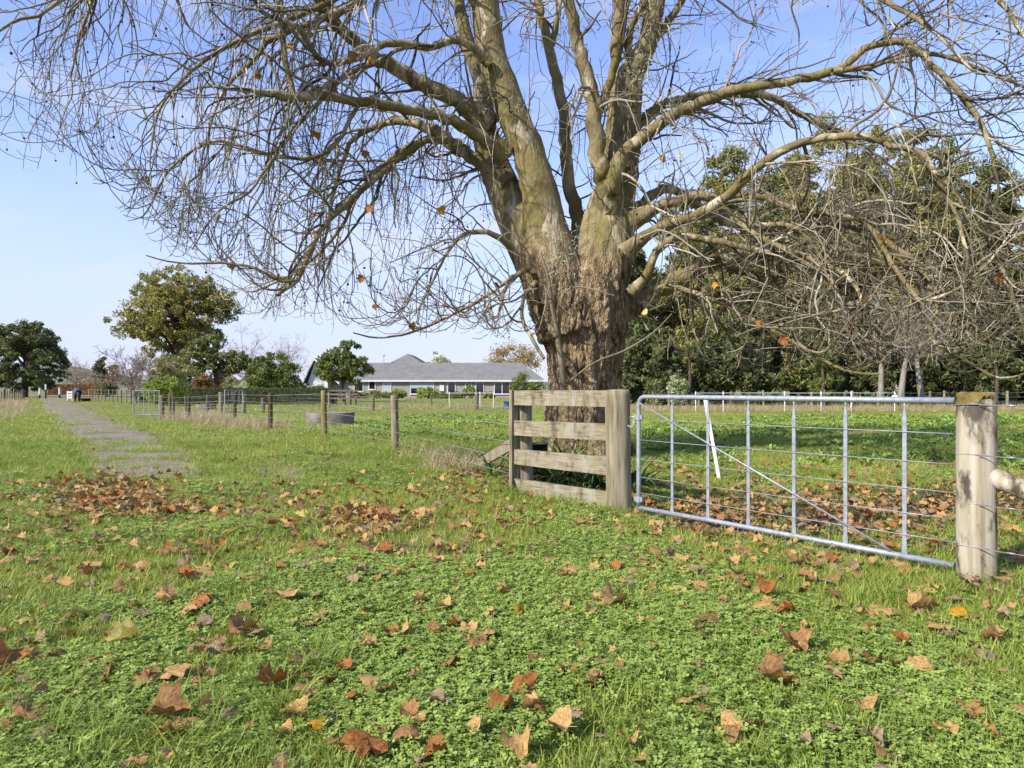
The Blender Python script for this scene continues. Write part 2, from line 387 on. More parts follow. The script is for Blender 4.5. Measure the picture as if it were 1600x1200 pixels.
def clover(n, rad, h, ls, seed):
    r = random.Random(seed); V = []; T = []; Q = []
    for _ in range(n):
        a = r.uniform(0, 6.283); d = rad * math.sqrt(r.random()); x, y = d * math.cos(a), d * math.sin(a); z = h * r.uniform(.45, 1.15)
        tx, ty = r.gauss(0, .22), r.gauss(0, .22); a0 = r.uniform(0, 6.283); s = ls * r.uniform(.65, 1.2)
        for k in range(3):
            b = a0 + k * 2.094; o = len(V); ux, uy = math.cos(b), math.sin(b); vx, vy = -uy, ux
            for (t, w, dz) in ((0, 0, 0), (.45, .36, .06), (.85, .42, .1), (1.0, .18, .1), (.93, 0, .04), (1.0, -.18, .1), (.85, -.42, .1), (.45, -.36, .06)):
                px, py = (ux * t + vx * w) * s, (uy * t + vy * w) * s
                V.append((x + px, y + py, z + px * tx + py * ty + dz * s))
            for i in range(1, 7): T.append((o, o + i, o + i + 1))
        o = len(V); V += [(x - .0012, y, z), (x + .0012, y, z), (x * .8 + .001, y * .8, -.01), (x * .8 - .001, y * .8, -.01)]; Q.append((o, o + 1, o + 2, o + 3))
    return mesh_np('clover', V, Q, T)
def rosette(n, ln, w, up, seed):
    r = random.Random(seed); V = []; Q = []
    for _ in range(n):
        a = r.uniform(0, 6.283); l = ln * r.uniform(.5, 1.15); e = up * r.uniform(.4, 1.3); ww = w * r.uniform(.7, 1.2); o = len(V)
        st = r.uniform(.0, .25) * l
        for (t, wk) in ((0, .12), (.25, .3), (.5, 1), (.75, .9), (1, .15)):
            d = st + l * t * math.cos(e); z = l * math.sin(e) * (t - .45 * t * t) * 1.5; wz = r.gauss(0, .12) * ww
            x, y = d * math.cos(a), d * math.sin(a)
            V += [(x - math.sin(a) * ww * wk, y + math.cos(a) * ww * wk, z + wz), (x + math.sin(a) * ww * wk, y - math.cos(a) * ww * wk, z - wz)]
        for i in range(4): Q.append((o + 2 * i, o + 2 * i + 1, o + 2 * i + 3, o + 2 * i + 2))
    return mesh_np('rosette', V, Q)
protos('grass', [tuft(18, .06, .075, .0017, .7, i) for i in range(8)], M['grass'])
protos('long', [tuft(34, .07, .17, .0022, .9, 30 + i) for i in range(6)], M['grass'])
protos('field', [tuft(16, .16, .13, .006, .7, 50 + i) for i in range(6)], M['grass'])
protos('clover', [clover(22, .095, .055, .0125, i) for i in range(8)], M['clover'])
protos('weed', [rosette(14, .15, .022, .85, i) for i in range(6)], M['weed'])
protos('dry', [tuft(22, .10, .34, .0028, .6, 70 + i) for i in range(6)], M['dry'])

def ring_points(n, d0, d1, margin=.35):
    d = np.sqrt(rng.uniform(d0 * d0, d1 * d1, n)); s = rng.uniform(-.75 - margin, .75 + margin * .7, n)
    return s * d, d
def finish(x, y, zoff=0.0):
    return np.stack([x, y, np.array([gz(a, b) for a, b in zip(x, y)]) + zoff], 1)
def gate_clear(x, y, w=.16):
    ax, ay, bx_, by_ = 1.03, 6.65, 2.95, 4.2; t_ = np.clip(((x - ax) * (bx_ - ax) + (y - ay) * (by_ - ay)) / ((bx_ - ax) ** 2 + (by_ - ay) ** 2), .05, .97)
    return np.hypot(x - ax - t_ * (bx_ - ax), y - ay - t_ * (by_ - ay)) < w
WEEDS = [[G(*p) for p in ((1000, 690), (1010, 664), (1250, 650), (1700, 650), (1760, 700), (1620, 738), (1400, 728), (1180, 735), (1040, 745))],
         [G(*p) for p in ((530, 672), (600, 655), (700, 648), (800, 652), (810, 690), (740, 698), (680, 684), (590, 694))]]
def inany(x, y, polys):
    m = np.zeros(len(x), bool)
    for p in polys: m |= in_poly(x, y, p)
    return m
def cover_noise(x, y):   # clover share, bigger towards the front centre
    n = vnoise(x, y, .8, 4) + .5 * vnoise(x, y, 2.6, 8)
    return n + .75 * np.exp(-((x - .0) / 1.5) ** 2 - ((y - 3.1) / 1.5) ** 2)
def dry_noise(x, y): return .5 + .5 * vnoise(x, y, .33, 15) + .2 * vnoise(x, y, 1.3, 18)
allp = []
# close turf
for (n, a, b, sc) in ((26000, 1.7, 5.0, 1.0), (30000, 5.0, 9.0, 1.1), (30000, 9.0, 16.0, 1.35)):
    x, y = ring_points(n, a, b); cn_ = cover_noise(x, y); bare = inany(x + rng.normal(0, .22, n), y + rng.normal(0, .15, n), BARE + [DRIVE])
    thin = vnoise(x, y, 1.9, 33)
    keep = (rng.random(n) < np.where(bare, np.clip(1.0 * vnoise(x, y, 1.1, 52) + .16 + .35 * inany(x, y, BARE[3:]) - .1 * inany(x, y, BARE[:1]), .05, .7), np.clip(1.15 - .75 * np.clip(cn_ * 1.4, 0, 1), .2, 1) * np.clip(1.0 + .9 * thin, .35, 1)))
    keep &= ~(gate_clear(x, y) & (rng.random(n) < .8))
    x, y = x[keep], y[keep]; s = sc * rng.uniform(.6, 1.35, len(x)) * (1 + .35 * vnoise(x, y, .9, 41))
    allp.append((x, y, s, np.clip(.22 + .46 * dry_noise(x, y) + rng.normal(0, .1, len(x)), 0, 1)))
x, y, s, t = (np.concatenate(k) for k in zip(*allp))
scatter('short_grass', 'grass', finish(x, y), np.stack([rng.normal(0, .12, len(x)), rng.normal(0, .12, len(x)), rng.uniform(0, 6.28, len(x))], 1), np.stack([s, s, s * rng.uniform(.7, 1.2, len(x))], 1), t, 'short green turf grass in the foreground')
# tall clumps of fresh grass
x, y = ring_points(5200, 1.8, 15); v = vnoise(x, y, .7, 60) + .4 * vnoise(x, y, 2.0, 61)
left = (x < -.38 * y).astype(float) * .25
k = (v + left + rng.normal(0, .1, len(x)) > .30) & ~gate_clear(x, y, .5) & ~inany(x, y, BARE + [DRIVE]); x, y = x[k], y[k]
extra = [(-1.0 + rng.normal(0, .18), 2.45 + rng.normal(0, .16)) for _ in range(75)] + [(-1.75 + rng.normal(0, .35), 2.4 + rng.normal(0, .25)) for _ in range(80)] + [(-.78 + rng.normal(0, .1), 2.95 + rng.normal(0, .1)) for _ in range(30)]
for (qx, qy, m_, sg) in ((.95, 6.4, 26, .12), (.1, 7.6, 40, .2), (2.9, 4.1, 24, .12), (.5, 7.0, 24, .2), (-2.3, 13.2, 22, .2), (-4.7, 16.9, 22, .3)):
    extra += [(qx + rng.normal(0, sg), qy + rng.normal(0, sg)) for _ in range(m_)]
x = np.concatenate([x, [e[0] for e in extra]]); y = np.concatenate([y, [e[1] for e in extra]])
s = rng.uniform(.55, 1.1, len(x)) * (1 - .1 * ((x < -.5) & (y < 3.4))); scatter('tall_grass', 'long', finish(x, y), np.stack([rng.normal(0, .15, len(x)), rng.normal(0, .15, len(x)), rng.uniform(0, 6.28, len(x))], 1), np.stack([s, s, s * rng.uniform(.7, 1.15, len(x))], 1), np.clip(rng.normal(.28, .1, len(x)), 0, 1), 'taller tufts of fresh grass among the clover')
# clover
cl = []
for (n, a, b, sc) in ((17000, 1.7, 5.2, 1.0), (15000, 5.2, 9.5, 1.15), (7000, 9.5, 14, 1.4)):
    x, y = ring_points(n, a, b); cn_ = cover_noise(x, y); k = (cn_ + rng.normal(0, .16, n) > .30) & ~inany(x, y, BARE + [DRIVE]); cl.append((x[k], y[k], np.full(k.sum(), sc)))
x, y, s = (np.concatenate(k) for k in zip(*cl)); s = s * rng.uniform(.7, 1.25, len(x))
scatter('clover_patch', 'clover', finish(x, y), np.stack([rng.normal(0, .1, len(x)), rng.normal(0, .1, len(x)), rng.uniform(0, 6.28, len(x))], 1), np.stack([s, s, s], 1), np.clip(.5 + .35 * vnoise(x, y, .9, 77) + rng.normal(0, .1, len(x)), 0, 1), 'low clover ground cover across the foreground')
# middle and far paddock
fp = []
for (n, a, b, sc) in ((26000, 14, 32, .8), (30000, 32, 80, 1.25)):
    x, y = ring_points(n, a, b, .2); k = ~inany(x + rng.normal(0, .012, n) * y, y + rng.normal(0, .25, n), [DRIVE]) | (rng.random(n) < np.clip(1.1 * vnoise(x, y, .45, 53) + .5 * vnoise(x, y, 1.4, 54), .02, .6)); x, y = x[k], y[k]; fp.append((x, y, sc * rng.uniform(.5, 1.2, len(x)) * (1 + .4 * vnoise(x, y, .2, 90)), np.clip(.22 + .5 * dry_noise(x * .6, y * .6) + .0012 * y + rng.normal(0, .08, len(x)), 0, 1)))
x, y, s, t = (np.concatenate(k) for k in zip(*fp))
scatter('paddock_grass', 'field', finish(x, y), np.stack([rng.normal(0, .1, len(x)), rng.normal(0, .1, len(x)), rng.uniform(0, 6.28, len(x))], 1), np.stack([s, s, s * np.where(y > 32, .55, 1)], 1), t, 'green paddock grass beyond the fence and gate')
# broad-leaved weeds
x, y = ring_points(60000, 7, 34); k = in_poly(x, y, WEEDS[0]) | (in_poly(x, y, WEEDS[1]) & (rng.random(len(x)) < .45)); x, y = x[k], y[k]; k = (rng.random(len(x)) < np.clip(1.9 * (14 / y), .3, 1)) & (vnoise(x, y, .5, 20) + .6 * vnoise(x, y, 1.6, 21) + rng.normal(0, .15, len(x)) > .10); x, y = x[k], y[k]
s = rng.uniform(.45, 1.3, len(x)); scatter('broadleaf_weeds', 'weed', finish(x, y), np.stack([rng.normal(0, .15, len(x)), rng.normal(0, .15, len(x)), rng.uniform(0, 6.28, len(x))], 1), np.stack([s, s, s], 1), rng.uniform(.1, .6, len(x)), 'patch of dark broad leaved weeds in the paddock')
# dry seedy grass along the fence lines
dr = []
def along(a, b, n, sg, s0, s1):
    t = rng.random(n); dr.append((a[0] + (b[0] - a[0]) * t + rng.normal(0, sg, n), a[1] + (b[1] - a[1]) * t + rng.normal(0, sg, n), rng.uniform(s0, s1, n)))
along((-7, 19.7), (-13.9, 27.8), 260, .5, .8, 1.5); along((-.3, 9.2), (-1.6, 11.8), 46, .35, .6, 1.2); along((-18, 23.5), (-44, 60), 260, .5, 1, 1.7)
along((3.0, 36), (34, 37.5), 900, .8, .9, 1.6); along((3.15, 3.95), (3.75, 3.3), 40, .16, .25, .5); along((2.8, 4.0), (3.3, 3.7), 34, .16, .2, .42); along((-9, 40), (6, 44), 160, .8, .8, 1.4)
x, y, s = (np.concatenate(k) for k in zip(*dr))
scatter('dry_grass', 'dry', finish(x, y), np.stack([rng.normal(0, .12, len(x)), rng.normal(0, .12, len(x)), rng.uniform(0, 6.28, len(x))], 1), np.stack([s, s, s], 1), rng.uniform(0, 1, len(x)), 'pale dry seeding grass along the fence lines')
# ------------------------------------------------------------------ background trees, hedges, houses
KS[0] = 1.6
def fol(name, dark, mid, light, transl=.35):
    return mk(name, [(.15, dark), (.5, mid), (.85, light)], scale=.35, detail=3, rough=.7, island=.6, transl=transl, spec=.25)
M['f_dark'] = fol('dark_evergreen_leaf', S(50, 56, 34), S(78, 84, 50), S(112, 114, 70))
M['f_oak'] = fol('oak_leaf', S(78, 82, 42), S(112, 112, 58), S(160, 144, 80))
M['f_oakgreen'] = fol('green_oak_leaf', S(62, 68, 38), S(92, 98, 54), S(126, 126, 70))
M['f_green'] = fol('mid_green_leaf', S(58, 68, 34), S(88, 98, 48), S(122, 128, 66))
M['f_bright'] = fol('bright_green_leaf', S(82, 94, 38), S(112, 124, 52), S(144, 152, 72))
M['f_olive'] = fol('olive_leaf', S(78, 78, 44), S(116, 114, 66), S(154, 146, 92))
M['f_brown'] = fol('brown_leaf', S(72, 56, 38), S(112, 86, 54), S(158, 122, 78))
M['f_orange'] = fol('russet_leaf', S(106, 88, 56), S(138, 116, 74), S(166, 144, 100))
M['f_hedge'] = fol('hedge_leaf', S(50, 56, 36), S(70, 76, 46), S(94, 98, 60))
M['f_pale'] = fol('pale_grey_leaf', S(98, 106, 74), S(136, 142, 102), S(172, 174, 134))
KS[0] = .8
M['tw_pink'] = mk('bare_twig_mauve', [(.3, S(112, 92, 86)), (.7, S(168, 146, 134))], scale=2, island=.5)
M['tw_grey'] = mk('bare_twig_grey', [(.3, S(128, 120, 110)), (.7, S(180, 170, 158))], scale=2, island=.5)
M['trunk_b'] = mk('dark_trunk', [(.3, S(62, 52, 42)), (.7, S(104, 90, 74))], scale=5, bump=.5, stretch=(1, 1, .3))
M['trunk_g'] = mk('grey_trunk', [(.3, S(116, 110, 100)), (.7, S(164, 156, 144))], scale=5, bump=.5, stretch=(1, 1, .3))

def leaf_quads(C, size, up=0.0, long=1.0):
    """random little diamond faces at points C"""
    n = len(C); a = rng.normal(0, 1, (n, 3)); a /= np.linalg.norm(a, axis=1)[:, None]
    b = rng.normal(0, 1, (n, 3)); b[:, 2] += up; b -= a * (a * b).sum(1)[:, None]; b /= np.linalg.norm(b, axis=1)[:, None]
    s = (size * rng.uniform(.6, 1.4, n))[:, None]; c = np.cross(a, b)
    V = np.stack([C - b * s * long, C + c * s * .55, C + b * s * long, C - c * s * .55], 1).reshape(-1, 3)
    return V, np.arange(n * 4).reshape(-1, 4)
def clumps(blobs, ncl, nleaf, crad, surf=.55):
    """leaf centres gathered in clumps over a set of ellipsoids (cx,cy,cz,rx,ry,rz)"""
    B = np.array(blobs, float); w = (B[:, 3] * B[:, 4] * B[:, 5]) ** .67; w /= w.sum(); k = rng.choice(len(B), ncl, p=w)
    d = rng.normal(0, 1, (ncl, 3)); d /= np.linalg.norm(d, axis=1)[:, None]; r = surf + (1 - surf) * rng.random(ncl) ** .7
    cc = B[k, :3] + d * B[k, 3:] * r[:, None]
    j = rng.integers(0, ncl, nleaf); o = rng.normal(0, 1, (nleaf, 3)); o /= np.linalg.norm(o, axis=1)[:, None]
    rr = crad * (.4 + .8 * rng.random(ncl))[j] * rng.random(nleaf) ** .45
    pts = cc[j] + o * rr[:, None] * np.array((1, 1, .75)); return pts[pts[:, 2] > .04], cc
def tree_thing(name, label, cat, base, blobs, ncl, nleaf, crad, size, leafmat, trunk=None, trunkmat=None, group=None, surf=.55, long=1.0, up=0.0, limbs=8):
    e = empty(name, (base[0], base[1], gz(base[0], base[1])), label, cat, group); o3 = np.array(wloc(e))
    pts, cc = clumps(blobs, ncl, nleaf, crad, surf); V, Q = leaf_quads(pts, size, up, long)
    place('crown', mesh_np('crown', V, Q), leafmat, e)
    if trunk:
        h, r0 = trunk; ps = []
        lean = rng.normal(0, .03, 2) * h
        p, r = smooth_path([Vector((0, 0, -.1)), Vector((lean[0] * .5, lean[1] * .5, h * .5)), Vector((lean[0], lean[1], h))], [r0 * 1.25, r0 * .9, r0 * .5], h / 8, .05); ps.append((p, r))
        top = np.array((lean[0], lean[1], h))
        for q in cc[rng.choice(len(cc), min(limbs, len(cc)), replace=False)]:
            s_ = np.array((lean[0] * .5, lean[1] * .5, h * rng.uniform(.45, .95))); m_ = (s_ + q) / 2 + np.array((0, 0, .08 * h))
            p, r = smooth_path([Vector(s_), Vector(m_), Vector(q)], [r0 * .45, r0 * .28, r0 * .08], h / 6, .1); ps.append((p, r))
        V, Q = tubes_np(ps, 7); place('trunk', mesh_np('trunk', V, Q, None, True), trunkmat or M['trunk_b'], e)
    return e
def bare_tree(name, label, cat, base, h, spread, r0, mat, n1=16, n2=9, n3=7, group=None, leafn=0, leafmat=None, lsize=.1, h0=.25):
    e = empty(name, (base[0], base[1], gz(base[0], base[1])), label, cat, group); ps = []; tp = []
    def st(p, d, L, ra, rb, up, jit):
        pts = [p]; d = unit0(d)
        for i in range(6): d = unit0(d + rng.normal(0, jit, 3) + np.array((0, 0, up))); p = p + d * L / 6; pts.append(p)
        pts = np.array(pts); ps.append((pts, np.linspace(ra, rb, 7))); return pts
    t = st(np.array((0, 0, -.1)), np.array((0., 0., 1.)), h * .6, r0 * 1.2, r0 * .4, .1, .06)
    for _ in range(n1):
        p = t[0] + (t[-1] - t[0]) * rng.uniform(h0, 1); a = rng.uniform(0, 6.283); d = np.array((math.cos(a) * spread, math.sin(a) * spread, rng.uniform(.3, 1.1)))
        b1 = st(p, d, h * rng.uniform(.3, .5), r0 * .3, r0 * .1, .05, .18)
        for _ in range(n2):
            b2 = st(b1[rng.integers(2, 7)], unit0(b1[-1] - b1[0]) + rng.normal(0, .6, 3), h * rng.uniform(.1, .24), max(.012, r0 * .09), .010, .04, .2)
            for _ in range(n3):
                b3 = st(b2[rng.integers(2, 7)], unit0(b2[-1] - b2[0]) + rng.normal(0, .7, 3), h * rng.uniform(.05, .11), .012, .008, .0, .25); tp.append(b3[rng.integers(2, 7)])
    V, Q = tubes_np([ps[0]], 8); place('trunk', mesh_np('trunk', V, Q, None, True), mat, e)
    V, Q = tubes_np(ps[1:], 3); o = place('crown', mesh_np('crown', V, Q), mat, e)
    if leafn:
        tp = np.array(tp); c = tp[rng.integers(0, len(tp), leafn)] + rng.normal(0, .12, (leafn, 3)); V, Q = leaf_quads(c, lsize); place('leaves', mesh_np('leaves', V, Q), leafmat, e)
    return e
def unit0(v): return v / (np.linalg.norm(v) + 1e-9)
def at(px, D): return ((px - 800) / F * D, D)
def zt(py, D): return CZ + (HY - py) * D / F
def wpx(w, D): return w * D / F
def bush(name, label, px, D, top, hw, leafmat, nleaf=5000, size=.12, base=0.0, ncl=60, crad=.35, group=None, trunk=None, cat='bush', surf=.7, flat=1.0, ybase=None):
    H = zt(top, D); w = wpx(hw, D); b = base; c = (H + b) / 2
    bl = [(0, 0, c, w * .8, w * .8, (H - b) / 2 * .86), (w * .3, .1, c * .85 + b * .15, w * .6, w * .7, (H - b) * .33), (-w * .32, -.1, c * .9 + b * .1, w * .58, w * .7, (H - b) * .36)]
    return tree_thing(name, label, cat, at(px, D), bl, ncl, nleaf, w * crad, size, leafmat, trunk, None, group, surf=surf)

# --- hills on the skyline
hm_ = MB(); V = []; Q = []
ks = 60
for k in range(ks + 1):
    x = -4200 + 5200 * k / ks; h = 36 + 40 * mnoise.noise(Vector((k * .19, 2, 0))) + 70 * math.exp(-((x + 2150) / 420) ** 2)
    V += [(x, 3000 - abs(x) * .15, -5), (x, 3150 - abs(x) * .15, h * .7), (x, 3400 - abs(x) * .15, h), (x, 3900, -5)]
for k in range(ks):
    for j in range(3): Q.append((k * 4 + j, k * 4 + 4 + j, k * 4 + 5 + j, k * 4 + 1 + j))
M['hill'] = mk('far_hill', [(.3, S(96, 108, 96)), (.7, S(128, 138, 118))], scale=.01, detail=8)
tag(place('hills', mesh_np('hills', V, Q, None, True), M['hill']), 'low distant hills on the skyline', kind='structure')

# --- left of the picture
w = wpx(62, 95)
tree_thing('evergreen_tree', 'big dark evergreen tree at the far left edge beyond the drive', 'tree', at(38, 95), [(0, 0, 5.6, 5.0, 4.6, 5.0), (.8, 0, 8.2, 2.6, 3, 2.7), (3.2, 0, 4.2, 2.3, 3, 3.0), (-3.6, 0, 5, 2.8, 3, 4.2), (-1, 0, 8.0, 2.8, 3, 2.2), (2.6, .5, 7, 1.8, 2, 1.6)], 420, 40000, .8, .16, M['f_dark'], (6, .4), surf=.62)
D = 80; bx, by = at(278, D)
def ob(px, py, rx, rz, dy=0, D=80): return ((px - 278) / F * D, dy, zt(py, D), wpx(rx, D), wpx(rx, D) * .9, wpx(rz, D))
tree_thing('oak_tree', 'tall spreading oak turning yellow behind the bare shrub left of centre', 'tree', (bx, by),
  [ob(280, 490, 86, 60), ob(285, 455, 66, 36), ob(235, 450, 30, 28, 1), ob(340, 470, 34, 26, -1), ob(215, 505, 38, 26, -1), ob(260, 515, 50, 30, 1), ob(320, 520, 36, 28, 0), ob(362, 490, 16, 18), ob(270, 555, 48, 24)], 620, 46000, .7, .14, M['f_oak'], (9.5, .45), surf=.3, limbs=26)
D = 76
tree_thing('oak_tree', 'lower dark green oak below the right side of the yellowing oak', 'tree', at(338, D), [((315 - 338) / F * D, 0, zt(560, D), 2.6, 2.4, 1.9), ((350 - 338) / F * D, 0, zt(565, D), 2.8, 2.4, 1.5), ((372 - 338) / F * D, 0, zt(570, D), 1.4, 1.6, 1.1), ((325 - 338) / F * D, 0, zt(540, D), 1.6, 1.6, 1.2)], 150, 13000, .5, .14, M['f_oakgreen'], (4.2, .25), limbs=14)
bush('conifer_shrub', 'dark green pointed shrub beyond the drive right of the horse', 166, 88, 550, 18, M['f_dark'], 5000, .13, group=None, ncl=50, crad=.4)
bare_tree('shrub_tree', 'bare mauve small tree in front of the yellowing oak', 'tree', at(213, 56), 4.9, 1.25, .11, M['tw_pink'], 24, 9, 7, leafn=900, leafmat=M['f_orange'], lsize=.06, h0=.3)
bush('shrub', 'olive green rounded shrub behind the bright green bush', 266, 60, 556, 37, M['f_olive'], 7000, .10)
bush('round_bush', 'bright yellow green clipped round bush beside the small gate', 259, 47, 585, 31, M['f_bright'], 9000, .06, crad=.22, ncl=160, surf=.92)
bush('low_shrub', 'small low green shrub at the foot of the bare mauve tree', 220, 58, 608, 16, M['f_green'], 1500, .07, ncl=20)
bush('shrub', 'dark brown shrub behind the left end of the clipped hedge', 318, 66, 580, 18, M['f_brown'], 3500, .09)
bush('shrub', 'russet rounded shrub under the oaks behind the hedge', 345, 84, 576, 26, M['f_orange'], 4000, .12)
bare_tree('shrub_tree', 'grey bare shrub in front of the white gabled cottage', 'shrub', at(378, 70), 2.6, 1.3, .05, M['tw_grey'], 14, 7, 5)
bush('shrub', 'mid green shrub between the dark brown shrub and the grey bare one', 362, 72, 586, 16, M['f_olive'], 2600, .10)
bush('shrub', 'dark green shrub filling under the oak behind the hedge', 300, 74, 572, 24, M['f_oakgreen'], 4000, .11)
bush('shrub', 'dark low shrub between the round green tree and the house gable', 474, 70, 594, 14, M['f_dark'], 2200, .10)
bush('low_shrub', 'grey leaved low shrub between hedge and white cottage', 388, 66, 592, 22, M['f_pale'], 2200, .08)
bush('round_tree', 'broad round green tree behind the middle of the hedge', 426, 63, 543, 43, M['f_green'], 14000, .11, ncl=110, crad=.26, trunk=(2.2, .14), cat='tree', surf=.8)
bare_tree('bare_tree', 'pale leafless tree rising behind the broad round green tree', 'tree', at(440, 100), 9.4, 1.0, .2, M['tw_grey'], 20, 9, 6)
bare_tree('bare_tree', 'pinkish leafless tree between the oak and the round green tree', 'tree', at(388, 102), 9.6, 1.1, .2, M['tw_pink'], 22, 9, 6)
D = 60; w = 2.5
tree_thing('garden_tree', 'green tree with short dark trunk in front of the left wing of the house', 'tree', at(536, D), [(0, 0, 3.2, 2.1, 2.0, 1.5), (-.9, 0, 2.9, 1.5, 1.6, 1.2), (1.0, 0, 2.8, 1.6, 1.6, 1.1), (.3, 0, 4.4, 1.3, 1.3, 1.2), (-.6, .3, 4.0, 1.3, 1.3, 1.0)], 100, 13000, .5, .10, M['f_green'], (2.4, .11), up=.8, long=1.5, surf=.6)
for (px, D, h, mt, lb) in ((118, 150, 6.4, 'tw_pink', 'leafless mauve tree at the far end of the drive, nearest the dark evergreen'), (136, 160, 8.8, 'tw_pink', 'tallest leafless tree at the far end of the drive'), (150, 145, 5.2, 'tw_pink', 'leafless tree at the far end of the drive beside the pointed shrub')):
    bare_tree('bare_tree', lb, 'tree', at(px, D), h, 1.2, .16, M[mt], 22, 9, 5, 'far leafless trees', leafn=700, leafmat=M['f_orange'], lsize=.12, h0=.15)
def hedge(name, label, x0, x1, y0, y1, H, mat, n, size, inner):
    e = empty(name, ((x0 + x1) / 2, (y0 + y1) / 2, 0), label, 'hedge')
    MB().box(x0 + .08, x1 - .08, y0 + .08, y1 - .08, 0, H - .06).build('core', inner, e)
    u = rng.random((n, 3)); f = rng.random(n); dx, dy = x1 - x0, y1 - y0
    pf = dx * H; pt = dx * dy; ps = dy * H; tot = 2 * pf + pt + 2 * ps; C = np.empty((n, 3))
    C[:, 0] = x0 + u[:, 0] * dx; C[:, 1] = y0 + u[:, 1] * dy; C[:, 2] = u[:, 2] * H
    a = f < pf / tot; C[a, 1] = y0; a = (f >= pf / tot) & (f < (pf + pt) / tot); C[a, 2] = H; a = (f >= (pf + pt) / tot) & (f < (2 * pf + pt) / tot); C[a, 1] = y1
    a = (f >= (2 * pf + pt) / tot) & (f < (2 * pf + pt + ps) / tot); C[a, 0] = x0; a = f >= (2 * pf + pt + ps) / tot; C[a, 0] = x1
    C += rng.normal(0, .025, (n, 3)); V, Q = leaf_quads(C - np.array(e.location), size); place('foliage', mesh_np('foliage', V, Q), mat, e)
hedge('clipped_hedge', 'long low clipped green hedge left of the concrete trough', at(276, 51)[0], at(516, 51)[0], 51, 52.4, 1.18, M['f_hedge'], 26000, .045, M['f_hedge'])
hedge('brown_hedge', 'low brown leafless hedge across the far end of the drive', at(74, 122)[0], at(172, 122)[0], 122, 124, 1.9, M['f_brown'], 6000, .12, M['f_brown'])

# --- trees behind the house
bush('far_tree', 'grey green treetop just above the middle of the house roof', 685, 118, 542, 26, M['f_pale'], 3500, .16, trunk=(4, .2), cat='tree', group='trees behind the house', surf=.5)
bush('far_tree', 'large tan and olive treetop behind the right end of the house roof', 806, 122, 526, 46, M['f_orange'], 9000, .16, trunk=(4, .2), cat='tree', group='trees behind the house')
bush('far_tree', 'green dome of a tree in front of the tan treetop behind the house', 795, 112, 548, 30, M['f_olive'], 4500, .15, trunk=(4, .2), cat='tree', group='trees behind the house')

# --- house
KS[0] = .62
M['roof'] = mk('grey_roof_tile', [(.3, S(138, 136, 134)), (.7, S(154, 152, 150))], scale=1.2, detail=6, rough=1.0, spec=.0)
def brick_mat():
    m = bpy.data.materials.new('grey_brick'); m.use_nodes = True; n = m.node_tree; b = n.nodes['Principled BSDF']; b.inputs['Roughness'].default_value = .9
    g_ = n.nodes.new('ShaderNodeNewGeometry'); mp_ = n.nodes.new('ShaderNodeMapping'); mp_.inputs['Rotation'].default_value = (R(90), 0, 0); br = n.nodes.new('ShaderNodeTexBrick')
    br.inputs['Scale'].default_value = 1.0; br.inputs['Brick Width'].default_value = .24; br.inputs['Row Height'].default_value = .086; br.inputs['Mortar Size'].default_value = .008
    br.inputs['Color1'].default_value = S(160, 152, 144); br.inputs['Color2'].default_value = S(188, 180, 172); br.inputs['Mortar'].default_value = S(196, 190, 182)
    n.links.new(g_.outputs['Position'], mp_.inputs['Vector']); n.links.new(mp_.outputs[0], br.inputs['Vector']); n.links.new(br.outputs['Color'], b.inputs['Base Color']); return m
M['brick'] = brick_mat()
KS[0] = .82
M['white'] = mk('white_paint', [(.3, S(214, 214, 212)), (.7, S(232, 232, 230))], scale=3, rough=.5)
M['glass'] = mk('dark_glass', [(.3, S(24, 28, 34)), (.7, S(40, 46, 54))], scale=1, rough=.06, spec=.9)
M['blind'] = mk('pale_blind', [(.3, S(168, 178, 184)), (.7, S(188, 196, 202))], scale=3, rough=.6)
M['weatherboard'] = mk('white_weatherboard', [(.3, S(214, 214, 212)), (.7, S(236, 236, 234))], scale=3, rough=.7)
KS[0] = 1.0
HD = 86.0
def hx(px): return (px - 800) / F * HD
def hz(py): return CZ + (HY - py) * HD / F
def quadroof(mb, pts, th=.12):
    pts = [Vector(p) for p in pts]; k = len(pts); lo = [p - Vector((0, 0, th)) for p in pts]
    if k == 4: mb.add(pts + lo, [(0, 1, 2, 3), (7, 6, 5, 4)] + [(i, (i + 4), ((i + 1) % 4 + 4), (i + 1) % 4) for i in range(4)])
    else: mb.add(pts + lo, [(i, i + 3, (i + 1) % 3 + 3, (i + 1) % 3) for i in range(3)], [(0, 1, 2), (5, 4, 3)])
